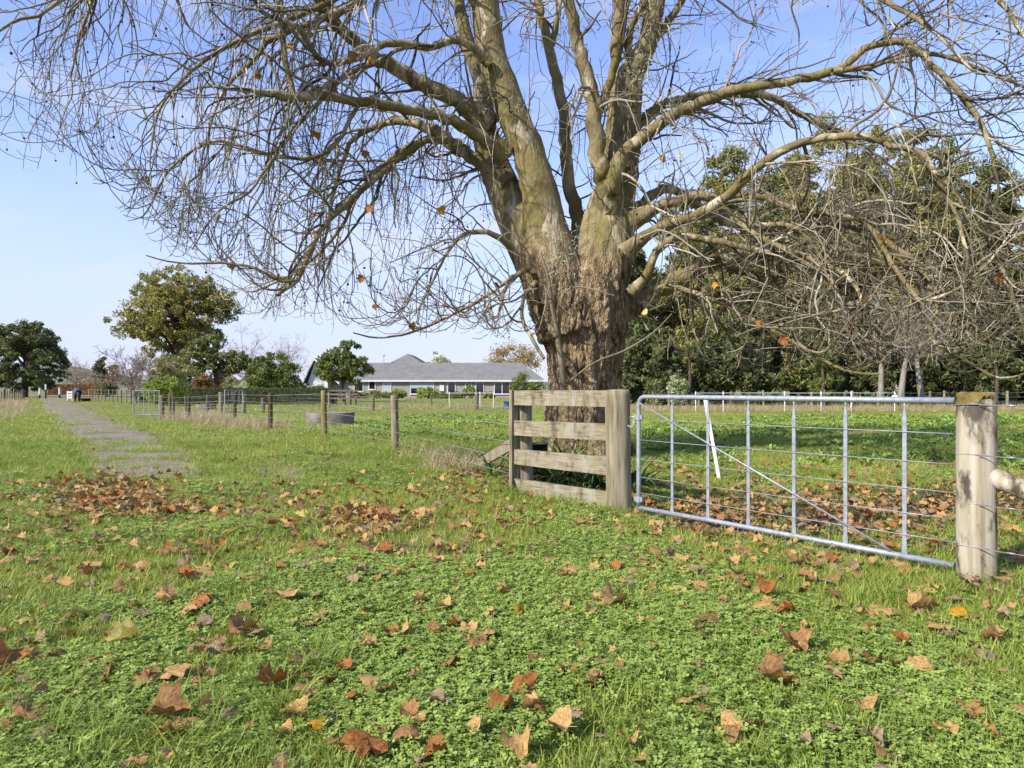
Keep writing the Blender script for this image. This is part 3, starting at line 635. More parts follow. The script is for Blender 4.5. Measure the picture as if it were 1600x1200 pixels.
def make_house():
    e = empty('farmhouse', (hx(690), HD, 0), 'long single storey grey brick farmhouse with grey roof across the paddock', 'house')
    x0, x1 = hx(505), hx(848); ez = hz(594); dep = 8.5
    mb = MB(); mb.box(x0, x1, HD, HD + dep, -.1, ez); mb.build('wall', M['brick'], e)
    # main hipped roof
    r = MB(); oh = .32; a0, a1 = x0 - .2, x1 + oh; f0, f1 = HD - oh, HD + dep + oh; rz_ = ez + 2.35; rx1 = x1 - 2.6; ry = HD + dep / 2
    quadroof(r, [(a0, f0, ez), (a1, f0, ez), (rx1, ry, rz_), (a0, ry, rz_)]); quadroof(r, [(a1, f1, ez), (a0, f1, ez), (a0, ry, rz_), (rx1, ry, rz_)]); quadroof(r, [(a1, f0, ez), (a1, f1, ez), (rx1, ry, rz_)])
    ro = r.build('roof', M['roof'], e)
    # rear cross wing whose hip peeks above the ridge
    r = MB(); c = hx(626); pz = hz(552) + .25; yb = ry + 1.5
    quadroof(r, [(c - 3.6, yb - 2.4, rz_ - .9), (c + 3.6, yb - 2.4, rz_ - .9), (c, yb, pz)]); quadroof(r, [(c + 3.6, yb - 2.4, rz_ - .9), (c + 3.6, yb + 8, rz_ - .9), (c, yb + 8, pz), (c, yb, pz)]); quadroof(r, [(c - 3.6, yb + 8, rz_ - .9), (c - 3.6, yb - 2.4, rz_ - .9), (c, yb, pz), (c, yb + 8, pz)])
    r.build('rear_roof', M['roof'], e)
    MB().box(a0, a1, f0 - .12, f0 - .02, ez - .2, ez + .02).build('gutter', M['white'], e)
    # left wing with white barge board, gable towards the camera's left
    gx0, gx1 = hx(480), hx(516); gy = HD - 1.2; ridge = hz(560)
    mb = MB(); mb.box(gx0 + .5, gx1, gy, HD + dep - .5, -.1, hz(596)); mb.add([(gx0 + .5, gy, hz(596)), (gx1 + 1.5, gy, hz(596)), (hx(497), gy, ridge - .25)], [], [(0, 1, 2)]); mb.build('gable_wall', M['weatherboard'], e)
    r = MB(); gm = hx(497)
    quadroof(r, [(gx0 - .1, gy - .5, hz(598)), (gm, gy - .5, ridge), (gm, HD + dep, ridge), (gx0 - .1, HD + dep, hz(598))]); quadroof(r, [(gm, gy - .5, ridge), (gm + 3.1, gy - .5, hz(598)), (gm + 3.1, HD + dep, hz(598)), (gm, HD + dep, ridge)])
    r.build('wing_roof', M['roof'], e)
    b = MB(); b.obox(((gx0 - .1 + gm) / 2, gy - .56, (hz(598) + ridge) / 2 - .12), ((gm - gx0 + .1) / 2, 0, (ridge - hz(598)) / 2), (0, .03, 0), (.0, 0, .14)); b.obox((gm + 1.55, gy - .56, (hz(598) + ridge) / 2 - .12), (1.55, 0, -(ridge - hz(598)) / 2), (0, .03, 0), (0, 0, .14)); b.build('barge_board', M['white'], e)
    v = MB(); v.tube([(hx(591), ry - .5, rz_ - .6), (hx(591), ry - .5, rz_ + .9)], .05, 6); v.tube([(hx(591), ry - .5, rz_ + .9), (hx(591), ry - .5, rz_ + 1.02)], .16, 8); v.build('flue', M['galv'], e)
    def opening(kind, p0, p1, q0, q1, n=1, glass='glass', blind=0.0, sill=True):
        X0, X1, Z1, Z0 = hx(p0), hx(p1), hz(q0), max(.05, hz(q1)); f = MB(); t = .09; y = HD - .03
        f.box(X0, X1, y - .05, y + .02, Z1 - t, Z1); f.box(X0, X1, y - .05, y + .02, Z0, Z0 + t)
        for k in range(n + 1): xx = X0 + (X1 - X0 - t) * k / n; f.box(xx, xx + t, y - .045, y + .02, Z0 + t + .001, Z1 - t - .001)
        fr = f.build(kind, M['white'], e)
        for k in range(n):
            a = X0 + t + (X1 - X0 - t) * k / n; b_ = X0 + (X1 - X0 - t) * (k + 1) / n
            MB().box(a, b_, y - .01, y + .01, Z0 + t, Z1 - t).build('pane', M[glass], fr)
            if blind: MB().box(a + .01, b_ - .01, y - .02, y - .012, Z1 - t - (Z1 - Z0) * blind, Z1 - t - .002).build('blind', M['blind'], fr)
        if sill: MB().box(X0 - .05, X1 + .05, y - .1, y - .051, Z0 - .05, Z0 + .03).build('sill', M['white'], fr)
    opening('window', 553, 568, 597, 612); opening('window', 576, 587, 594, 609); opening('door', 598, 611.5, 594, 618.5, glass='blind', sill=False)
    opening('window', 641, 678.5, 595, 616, 3, blind=.5); opening('door', 699, 712, 596, 620, sill=False); opening('window', 727, 737.5, 596, 612); opening('door', 743, 756.5, 597, 620, sill=False); opening('window', 772, 797, 597, 616, 2); opening('window', 815, 835, 597, 616, 2)
    MB().box(hx(687), hx(694), HD - .18, HD - .002, hz(611), hz(602)).build('meter_box', M['white'], e)
make_house()
def cottage():
    D = 98; f = lambda p: (p - 800) / F * D; z = lambda q: CZ + (HY - q) * D / F
    e = empty('white_cottage', (f(387), D, 0), 'white gabled cottage half hidden behind the round green tree', 'house')
    a, b, c = f(366), f(410), f(381); ez, rz_ = z(603), z(586)
    m = MB(); m.box(a, b, D, D + 7, -.1, ez); m.add([(a, D, ez), (b, D, ez), ((a + b) / 2, D, rz_)], [], [(0, 1, 2)]); m.build('wall', M['weatherboard'], e)
    r = MB(); mid = (a + b) / 2; quadroof(r, [(a - .3, D - .3, ez - .1), (mid, D - .3, rz_ + .12), (mid, D + 7, rz_ + .12), (a - .3, D + 7, ez - .1)]); quadroof(r, [(mid, D - .3, rz_ + .12), (b + .3, D - .3, ez - .1), (b + .3, D + 7, ez - .1), (mid, D + 7, rz_ + .12)]); r.build('roof', M['roof'], e)
    w_ = MB().box(f(380), f(385), D - .05, D - .01, z(600), z(593)).build('window', M['white'], e); MB().box(f(380.7), f(384.3), D - .07, D - .055, z(599.4), z(593.6)).build('pane', M['glass'], w_)
cottage()
# garden in front of the house
for (px, D, top, hw, mt, nm, lb) in ((622, 82, 607, 14, 'f_bright', 'garden_shrub', 'low yellow green shrub left of the wide three pane window'), (668, 82, 605, 20, 'f_bright', 'garden_shrub', 'yellow green mound shrub below the wide three pane window'), (733, 83, 600, 10, 'f_bright', 'garden_shrub', 'upright light green shrub against the wall between two glass doors'), (763, 82, 612, 11, 'f_olive', 'garden_shrub', 'olive grassy shrub right of the second glass door'), (586, 81, 606, 9, 'f_orange', 'garden_shrub', 'small flowering shrub below the narrow window'), (822, 74, 582, 27, 'f_green', 'garden_shrub', 'large fresh green shrub beside the trunk at the right end of the house'),
                                 (570, 82, 611, 10, 'f_pale', 'garden_shrub', 'grey green shrub behind the dark timber yard rails'), (500, 80, 600, 14, 'f_green', 'garden_shrub', 'dark shrub under the white gable of the left wing'), (695, 81, 615, 13, 'f_green', 'garden_plants', 'low leafy bed in front of the first glass door'), (600, 80, 614, 20, 'f_green', 'garden_plants', 'low leafy bed left of the yellow green shrubs'), (716, 81, 614, 14, 'f_green', 'garden_plants', 'low leafy bed between the meter box and the climbing shrub'), (555, 80, 612, 10, 'f_brown', 'garden_shrub', 'brownish shrub under the left dark window of the house')):
    bush(nm, lb, px, D, top, hw, M[mt], 2200 if hw < 25 else 5000, .10, group='house garden shrubs', ncl=36)

# --- shelter belt on the right
def belt_tree(name, label, px, D, top, hw, mat, n, tr=.22, size=.125, up=0.6, base=1.2, trunkmat=None):
    H = zt(top, D); w = wpx(hw, D); bl = []
    k = 7
    for i in range(k):
        t = i / (k - 1); z = base + (H - base) * (.12 + .82 * t); r = w * (.95 - .6 * t ** 2.2) * rng.uniform(.75, 1.1)
        bl.append((rng.normal(0, .22) * w, rng.normal(0, .2) * w, z, r * .85, r * .85, (H - base) * .14))
    return tree_thing(name, label, 'tree', at(px, D), bl, 240, n, w * .24, size, mat, (H * .8, tr), trunkmat or M['trunk_b'], 'shelter belt trees', up=up, long=1.5, surf=.5, limbs=12)
BT = [(1005, 58, 395, 52, 'f_dark', 'dark tree of the belt showing just right of the big trunk'), (1062, 60, 330, 62, 'f_olive', 'olive tree of the belt above the hinge end of the gate'), (1128, 56, 262, 60, 'f_olive', 'tall tree of the belt second right of the big trunk, behind a cabbage tree'), (1200, 58, 236, 66, 'f_oakgreen', 'tall green tree of the belt above the middle of the gate'),
      (1275, 55, 222, 66, 'f_olive', 'tallest olive tree of the belt, left of the grey trunks'), (1345, 60, 228, 66, 'f_olive', 'tall tree of the belt right above the white reel'), (1420, 57, 214, 66, 'f_olive', 'tall olive tree of the belt above the latch end of the gate'), (1490, 60, 232, 62, 'f_oakgreen', 'tall tree of the belt left above the lichened strainer post'), (1560, 56, 275, 60, 'f_dark', 'lower tree of the belt right above the strainer post'), (1640, 58, 260, 66, 'f_olive', 'belt tree cut by the right picture edge'), (1720, 58, 250, 66, 'f_olive', 'belt tree just beyond the right picture edge')]
BTO = [belt_tree('belt_tree', lb, px, D, top, hw, M[mt], 31000) for (px, D, top, hw, mt, lb) in BT]
def copy_thing(o, name, loc, rz, sc, label):
    c = o.copy(); COL.objects.link(c); c.name = name; c.location = loc; c.rotation_euler[2] = rz; c.scale = sc; c['label'] = label
    for ch in o.children: d = ch.copy(); COL.objects.link(d); d.parent = c
    return c
for (src, px, D, sx_, sz_, lb) in ((4, 1165, 66, 1.15, 1.10, 'back row belt tree filling the gap second right of the big trunk'), (6, 1238, 68, 1.15, 1.08, 'back row belt tree filling the gap above the middle of the gate'), (4, 1312, 67, 1.2, 1.13, 'back row belt tree behind the tallest olive tree'), (3, 1385, 68, 1.2, 1.16, 'back row belt tree filling the gap right above the white reel'), (6, 1456, 67, 1.2, 1.10, 'back row belt tree filling the gap above the latch end of the gate'), (5, 1530, 68, 1.2, .98, 'back row belt tree left above the old strainer post'), (8, 1095, 67, 1.2, 1.05, 'back row belt tree filling the gap nearest the big trunk'), (4, 1600, 67, 1.2, .98, 'back row belt tree at the right picture edge')):
    copy_thing(BTO[src], 'belt_tree', (*at(px, D), 0), rng.uniform(1, 5), (sx_, sx_, sz_), lb)
for (px, D, top, hw, mt, lb) in ((995, 50, 500, 40, 'f_dark', 'low dark shrub tree at the trunk side end of the belt'), (1052, 48, 520, 38, 'f_dark', 'dense dark undergrowth tree behind the first gate bay'), (1115, 49, 500, 42, 'f_dark', 'dark undergrowth tree behind the white leaning stake'), (1170, 48, 470, 44, 'f_dark', 'dark undergrowth tree behind the third gate bay'), (1255, 50, 480, 40, 'f_oakgreen', 'leafy green undergrowth tree left of the grey trunks'), (1290, 47, 540, 24, 'f_green', 'fresh green small tree beside the cabbage palm trunk'), (1360, 53, 470, 44, 'f_dark', 'dark undergrowth tree behind the grey trunks'), (1480, 52, 480, 44, 'f_dark', 'dark undergrowth tree left behind the strainer post'), (1550, 50, 500, 44, 'f_dark', 'dark undergrowth tree right behind the strainer post'), (1625, 50, 480, 44, 'f_dark', 'dark undergrowth tree at the right picture edge'), (1430, 55, 480, 44, 'f_dark', 'dark undergrowth tree between two grey trunks')):
    belt_tree('undergrowth_tree', lb, px, D, top, hw, M[mt], 9000, .1, .13, .3, .2)
bush('pale_shrub', 'pale grey green shrub in the belt behind the first gate bay', 1058, 46, 580, 17, M['f_pale'], 2600, .08)
for (px, D, top, lb) in ((1378, 47, 480, 'slender grey trunk standing left in front of the belt'), (1409, 46, 470, 'thickest grey trunk in front of the belt near the white reel'), (1441, 48, 480, 'grey trunk right of the white reel')):
    bare_tree('grey_tree', lb, 'tree', at(px, D), zt(top, D) * 1.3, .9, .2, M['trunk_g'], 12, 6, 4, 'grey trunked trees in front of the belt', h0=.5)
def cabbage(px, D, top, lb):
    h = zt(top, D); e = empty('cabbage_palm', (*at(px, D), 0), lb, 'palm', 'cabbage palms in the belt'); p, r = smooth_path([Vector((0, 0, -.1)), Vector((.1, 0, h * .5)), Vector((0, 0, h - .5))], [.14, .11, .09], .4, .1)
    V, Q = tubes_np([(p, r)], 8); place('trunk', mesh_np('trunk', V, Q, None, True), M['trunk_b'], e); n = 150; V = []; Q = []
    for i in range(n):
        d = rng.normal(0, 1, 3); d[2] = abs(d[2]) - .35; d = unit0(d); s = unit0(np.cross(d, (0, 0, 1.))) * .028; c = np.array((0, 0, h - .5)); L_ = rng.uniform(.7, 1.05); dr_ = np.array((0, 0, -.25 * rng.random()))
        o = len(V); V += [c - s * .6, c + s * .6, c + d * L_ * .5 - s, c + d * L_ * .5 + s, c + d * L_ + dr_ + s * .1, c + d * L_ + dr_ - s * .1]; Q += [(o, o + 1, o + 3, o + 2), (o + 2, o + 3, o + 4, o + 5)]
    place('crown', mesh_np('crown', np.array(V), Q), M['f_green'], e)
cabbage(1076, 47, 540, 'spiky cabbage palm in front of the dark belt, nearest the big trunk'); cabbage(1284, 46, 556, 'spiky cabbage palm in front of the belt above the middle of the gate'); cabbage(1556, 46, 550, 'spiky cabbage palm in front of the belt right of the strainer post')
def strap_plant(name, label, cat, x, y, n, L0, w, mat, group=None, spread=.25, z0=None):
    e = empty(name, (x, y, gz(x, y)), label, cat, group); V = []; Q = []
    for i in range(n):
        a = rng.uniform(0, 6.283); L_ = L0 * rng.uniform(.6, 1.15); el = rng.uniform(.5, 1.25); b = np.array((math.cos(a), math.sin(a), 0)); c0 = b * rng.uniform(0, spread); c0[1] *= .7
        s = np.array((-math.sin(a), math.cos(a), 0)) * w * rng.uniform(.7, 1.2); o = len(V); k = 6; p = c0.copy(); dz = el; bend = rng.uniform(.15, .42)
        for j in range(k):
            t = j / (k - 1); wk = (.8 + .5 * t) if t < .4 else (1.0 * (1 - t) / .6 + .05); V += [p - s * wk, p + s * wk]
            p = p + (b * math.cos(dz) + np.array((0, 0, math.sin(dz)))) * L_ / (k - 1); dz -= bend
            p[2] = max(p[2], .01)
        for j in range(k - 1): Q.append((o + 2 * j, o + 2 * j + 1, o + 2 * j + 3, o + 2 * j + 2))
    place('foliage', mesh_np('foliage', np.array(V), Q, None, True), mat, e); return e
M['strap'] = mk('strap_leaf', [(.2, S(44, 72, 34)), (.5, S(82, 112, 52)), (.75, S(134, 142, 72)), (.95, S(186, 168, 92))], scale=3, island=.7, rough=.5, transl=.2, spec=.4)
for (px, py, n, lb) in ((1330, 640, 60, 'flax bush at the belt foot, leftmost behind the fifth gate bay'), (1360, 638, 60, 'flax bush at the belt foot left of the slender grey trunk'), (1385, 640, 50, 'flax bush at the belt foot left of the thickest grey trunk'), (1470, 640, 60, 'flax bush at the belt foot left of the old strainer post'), (1500, 641, 50, 'flax bush at the belt foot straight behind the old strainer post'), (1570, 640, 60, 'flax bush at the belt foot under the right cabbage palm'), (1595, 640, 50, 'flax bush at the belt foot at the right picture edge'), (1425, 639, 40, 'flax bush at the belt foot right of the thickest grey trunk')):
    v = G(px, py); strap_plant('flax_bush', lb, 'flax', v.x, v.y + 6, n, 1.5, .035, M['strap'], 'flax bushes along the belt', .4)
# ------------------------------------------------------------------ the plane tree
TD = 11.5
KS[0] = .80
def bark_mat(name='plane_bark', limb=False):
    m = bpy.data.materials.new(name); m.use_nodes = True; n = m.node_tree; n.nodes.clear(); L = n.links.new; N = n.nodes.new
    out = N('ShaderNodeOutputMaterial'); b = N('ShaderNodeBsdfPrincipled'); b.inputs['Roughness'].default_value = .9; b.inputs['Specular IOR Level'].default_value = .2
    ge = N('ShaderNodeNewGeometry')
    def noise(sc, det, st=(1, 1, 1), dist=0):
        mp_ = N('ShaderNodeMapping'); mp_.inputs['Scale'].default_value = st; L(ge.outputs['Position'], mp_.inputs['Vector'])
        x = N('ShaderNodeTexNoise'); x.inputs['Scale'].default_value = sc; x.inputs['Detail'].default_value = det; x.inputs['Distortion'].default_value = dist
        L(mp_.outputs[0], x.inputs['Vector']); return x.outputs['Fac']
    def ramp(f, cols, const=False):
        r = N('ShaderNodeValToRGB'); e = r.color_ramp.elements
        if const: r.color_ramp.interpolation = 'CONSTANT'
        while len(e) < len(cols): e.new(.5)
        for a, (p, c) in zip(e, cols): a.position = p; a.color = c
        L(f, r.inputs['Fac']); return r.outputs['Color']
    def mix(f, a, c):
        x = N('ShaderNodeMixRGB')
        if isinstance(f, float): x.inputs[0].default_value = f
        else: L(f, x.inputs[0])
        L(a, x.inputs[1]); L(c, x.inputs[2]); return x.outputs[0]
    # smooth upper bark: olive-brown with pale flaked patches
    base = ramp(noise(3.2, 6), [(.3, S(106, 92, 66)), (.5, S(142, 127, 94)), (.7, S(168, 152, 118))])
    pale = ramp(noise(9, 3), [(.3, S(186, 170, 134)), (.7, S(208, 194, 166))])
    pm = ramp(noise(2.6, 4, (1, 1, .55), .7), [(.565, (0, 0, 0, 1)), (.585, (1, 1, 1, 1))])
    up = mix(pm, base, pale)
    mossm = ramp(noise(2.0, 5, (1, 1, .7)), [(.44, (0, 0, 0, 1)), (.62, (.7, .7, .7, 1))])
    moss = ramp(noise(14, 4), [(.3, S(96, 88, 38)), (.7, S(136, 124, 60))])
    up = mix(mossm, up, moss)
    # flaky brown lower trunk
    low = ramp(noise(11, 12, (1, 1, .28), .6), [(.28, S(66, 52, 38)), (.42, S(128, 107, 77)), (.55, S(168, 145, 110)), (.72, S(206, 184, 148))])
    sep = N('ShaderNodeSeparateXYZ'); L(ge.outputs['Position'], sep.inputs[0])
    ad = N('ShaderNodeMath'); ad.operation = 'MULTIPLY_ADD'; L(noise(1.4, 5), ad.inputs[0]); ad.inputs[1].default_value = 2.2; L(sep.outputs['Z'], ad.inputs[2])
    hm = N('ShaderNodeMapRange'); hm.inputs['From Min'].default_value = -9.0 if limb else 4.1; hm.inputs['From Max'].default_value = -8.0 if limb else 4.9; L(ad.outputs[0], hm.inputs['Value'])
    col = mix(hm.outputs[0], low, up); L(col, b.inputs['Base Color'])
    bp = N('ShaderNodeBump'); bp.inputs['Strength'].default_value = .8; bp.inputs['Distance'].default_value = .03
    L(noise(26, 10, (1, 1, .3)), bp.inputs['Height'])
    vm = N('ShaderNodeMapping'); vm.inputs['Scale'].default_value = (1, 1, .3); L(ge.outputs['Position'], vm.inputs['Vector'])
    vo = N('ShaderNodeTexVoronoi'); vo.feature = 'DISTANCE_TO_EDGE'; vo.inputs['Scale'].default_value = 30; L(vm.outputs[0], vo.inputs['Vector'])
    vr = N('ShaderNodeMapRange'); vr.inputs['From Max'].default_value = .25; L(vo.outputs['Distance'], vr.inputs['Value'])
    sv = N('ShaderNodeMath'); sv.operation = 'SUBTRACT'; sv.inputs[0].default_value = 1.0; L(hm.outputs[0], sv.inputs[1])
    b2 = N('ShaderNodeBump'); b2.inputs['Distance'].default_value = .02; L(sv.outputs[0], b2.inputs['Strength']); L(vr.outputs[0], b2.inputs['Height']); L(bp.outputs[0], b2.inputs['Normal']); L(b2.outputs[0], b.inputs['Normal'])
    L(b.outputs[0], out.inputs['Surface']); return m
M['bark'] = bark_mat()
M['limb_bark'] = bark_mat('plane_limb_bark', True)
KS[0] = .74
M['twig'] = mk('twig_bark', [(.25, S(84, 74, 54)), (.45, S(120, 108, 82)), (.62, S(156, 144, 118)), (.85, S(206, 198, 178))], scale=1.6, detail=4, island=.55, rough=.85)
M['lichen'] = mk('lichen', [(.3, S(150, 158, 124)), (.7, S(196, 202, 172))], scale=12, island=.5)

tree = empty('plane_tree', (P(912, HY, TD).x, TD, gz(1.2, TD)), 'huge bare plane tree with weeping twigs standing behind the timber rail panel', 'tree')
def LP(pts, d0, d1, w0=None):
    """limb from photo points (px,py,width px); its depth runs from TD+d0 to TD+d1"""
    L_ = [0]
    for a, b in zip(pts, pts[1:]): L_.append(L_[-1] + math.hypot(a[0] - b[0], a[1] - b[1]))
    out = []; rad = []
    for (a, l) in zip(pts, L_):
        t = l / L_[-1]; D = TD + d0 + (d1 - d0) * t; out.append(P(a[0], a[1], D)); rad.append(a[2] * D / F / 2)
    return out, rad
LEAD = [  # stems that flow out of the trunk
 LP([(905, 520, 118), (925, 450, 112), (942, 390, 98), (953, 330, 74), (964, 285, 62), (973, 210, 55), (979, 135, 50), (990, 110, 40), (1010, 75, 32), (1020, 30, 30), (1027, -10, 29), (1040, -120, 24), (1060, -260, 16), (1075, -380, 7)], 0, .8),
 LP([(895, 520, 112), (872, 450, 104), (856, 395, 92), (849, 340, 66), (842, 295, 56), (826, 240, 50), (802, 180, 48), (780, 120, 46), (769, 90, 45), (757, 0, 44), (748, -90, 38), (745, -220, 28), (735, -380, 12)], -.1, -.3),
 LP([(885, 500, 90), (850, 420, 84), (820, 365, 72), (802, 330, 60), (783, 287, 52), (764, 236, 46), (757, 190, 38), (752, 130, 26), (733, 75, 22), (719, 15, 19), (700, -90, 16), (680, -210, 8)], .1, 1.2),
]
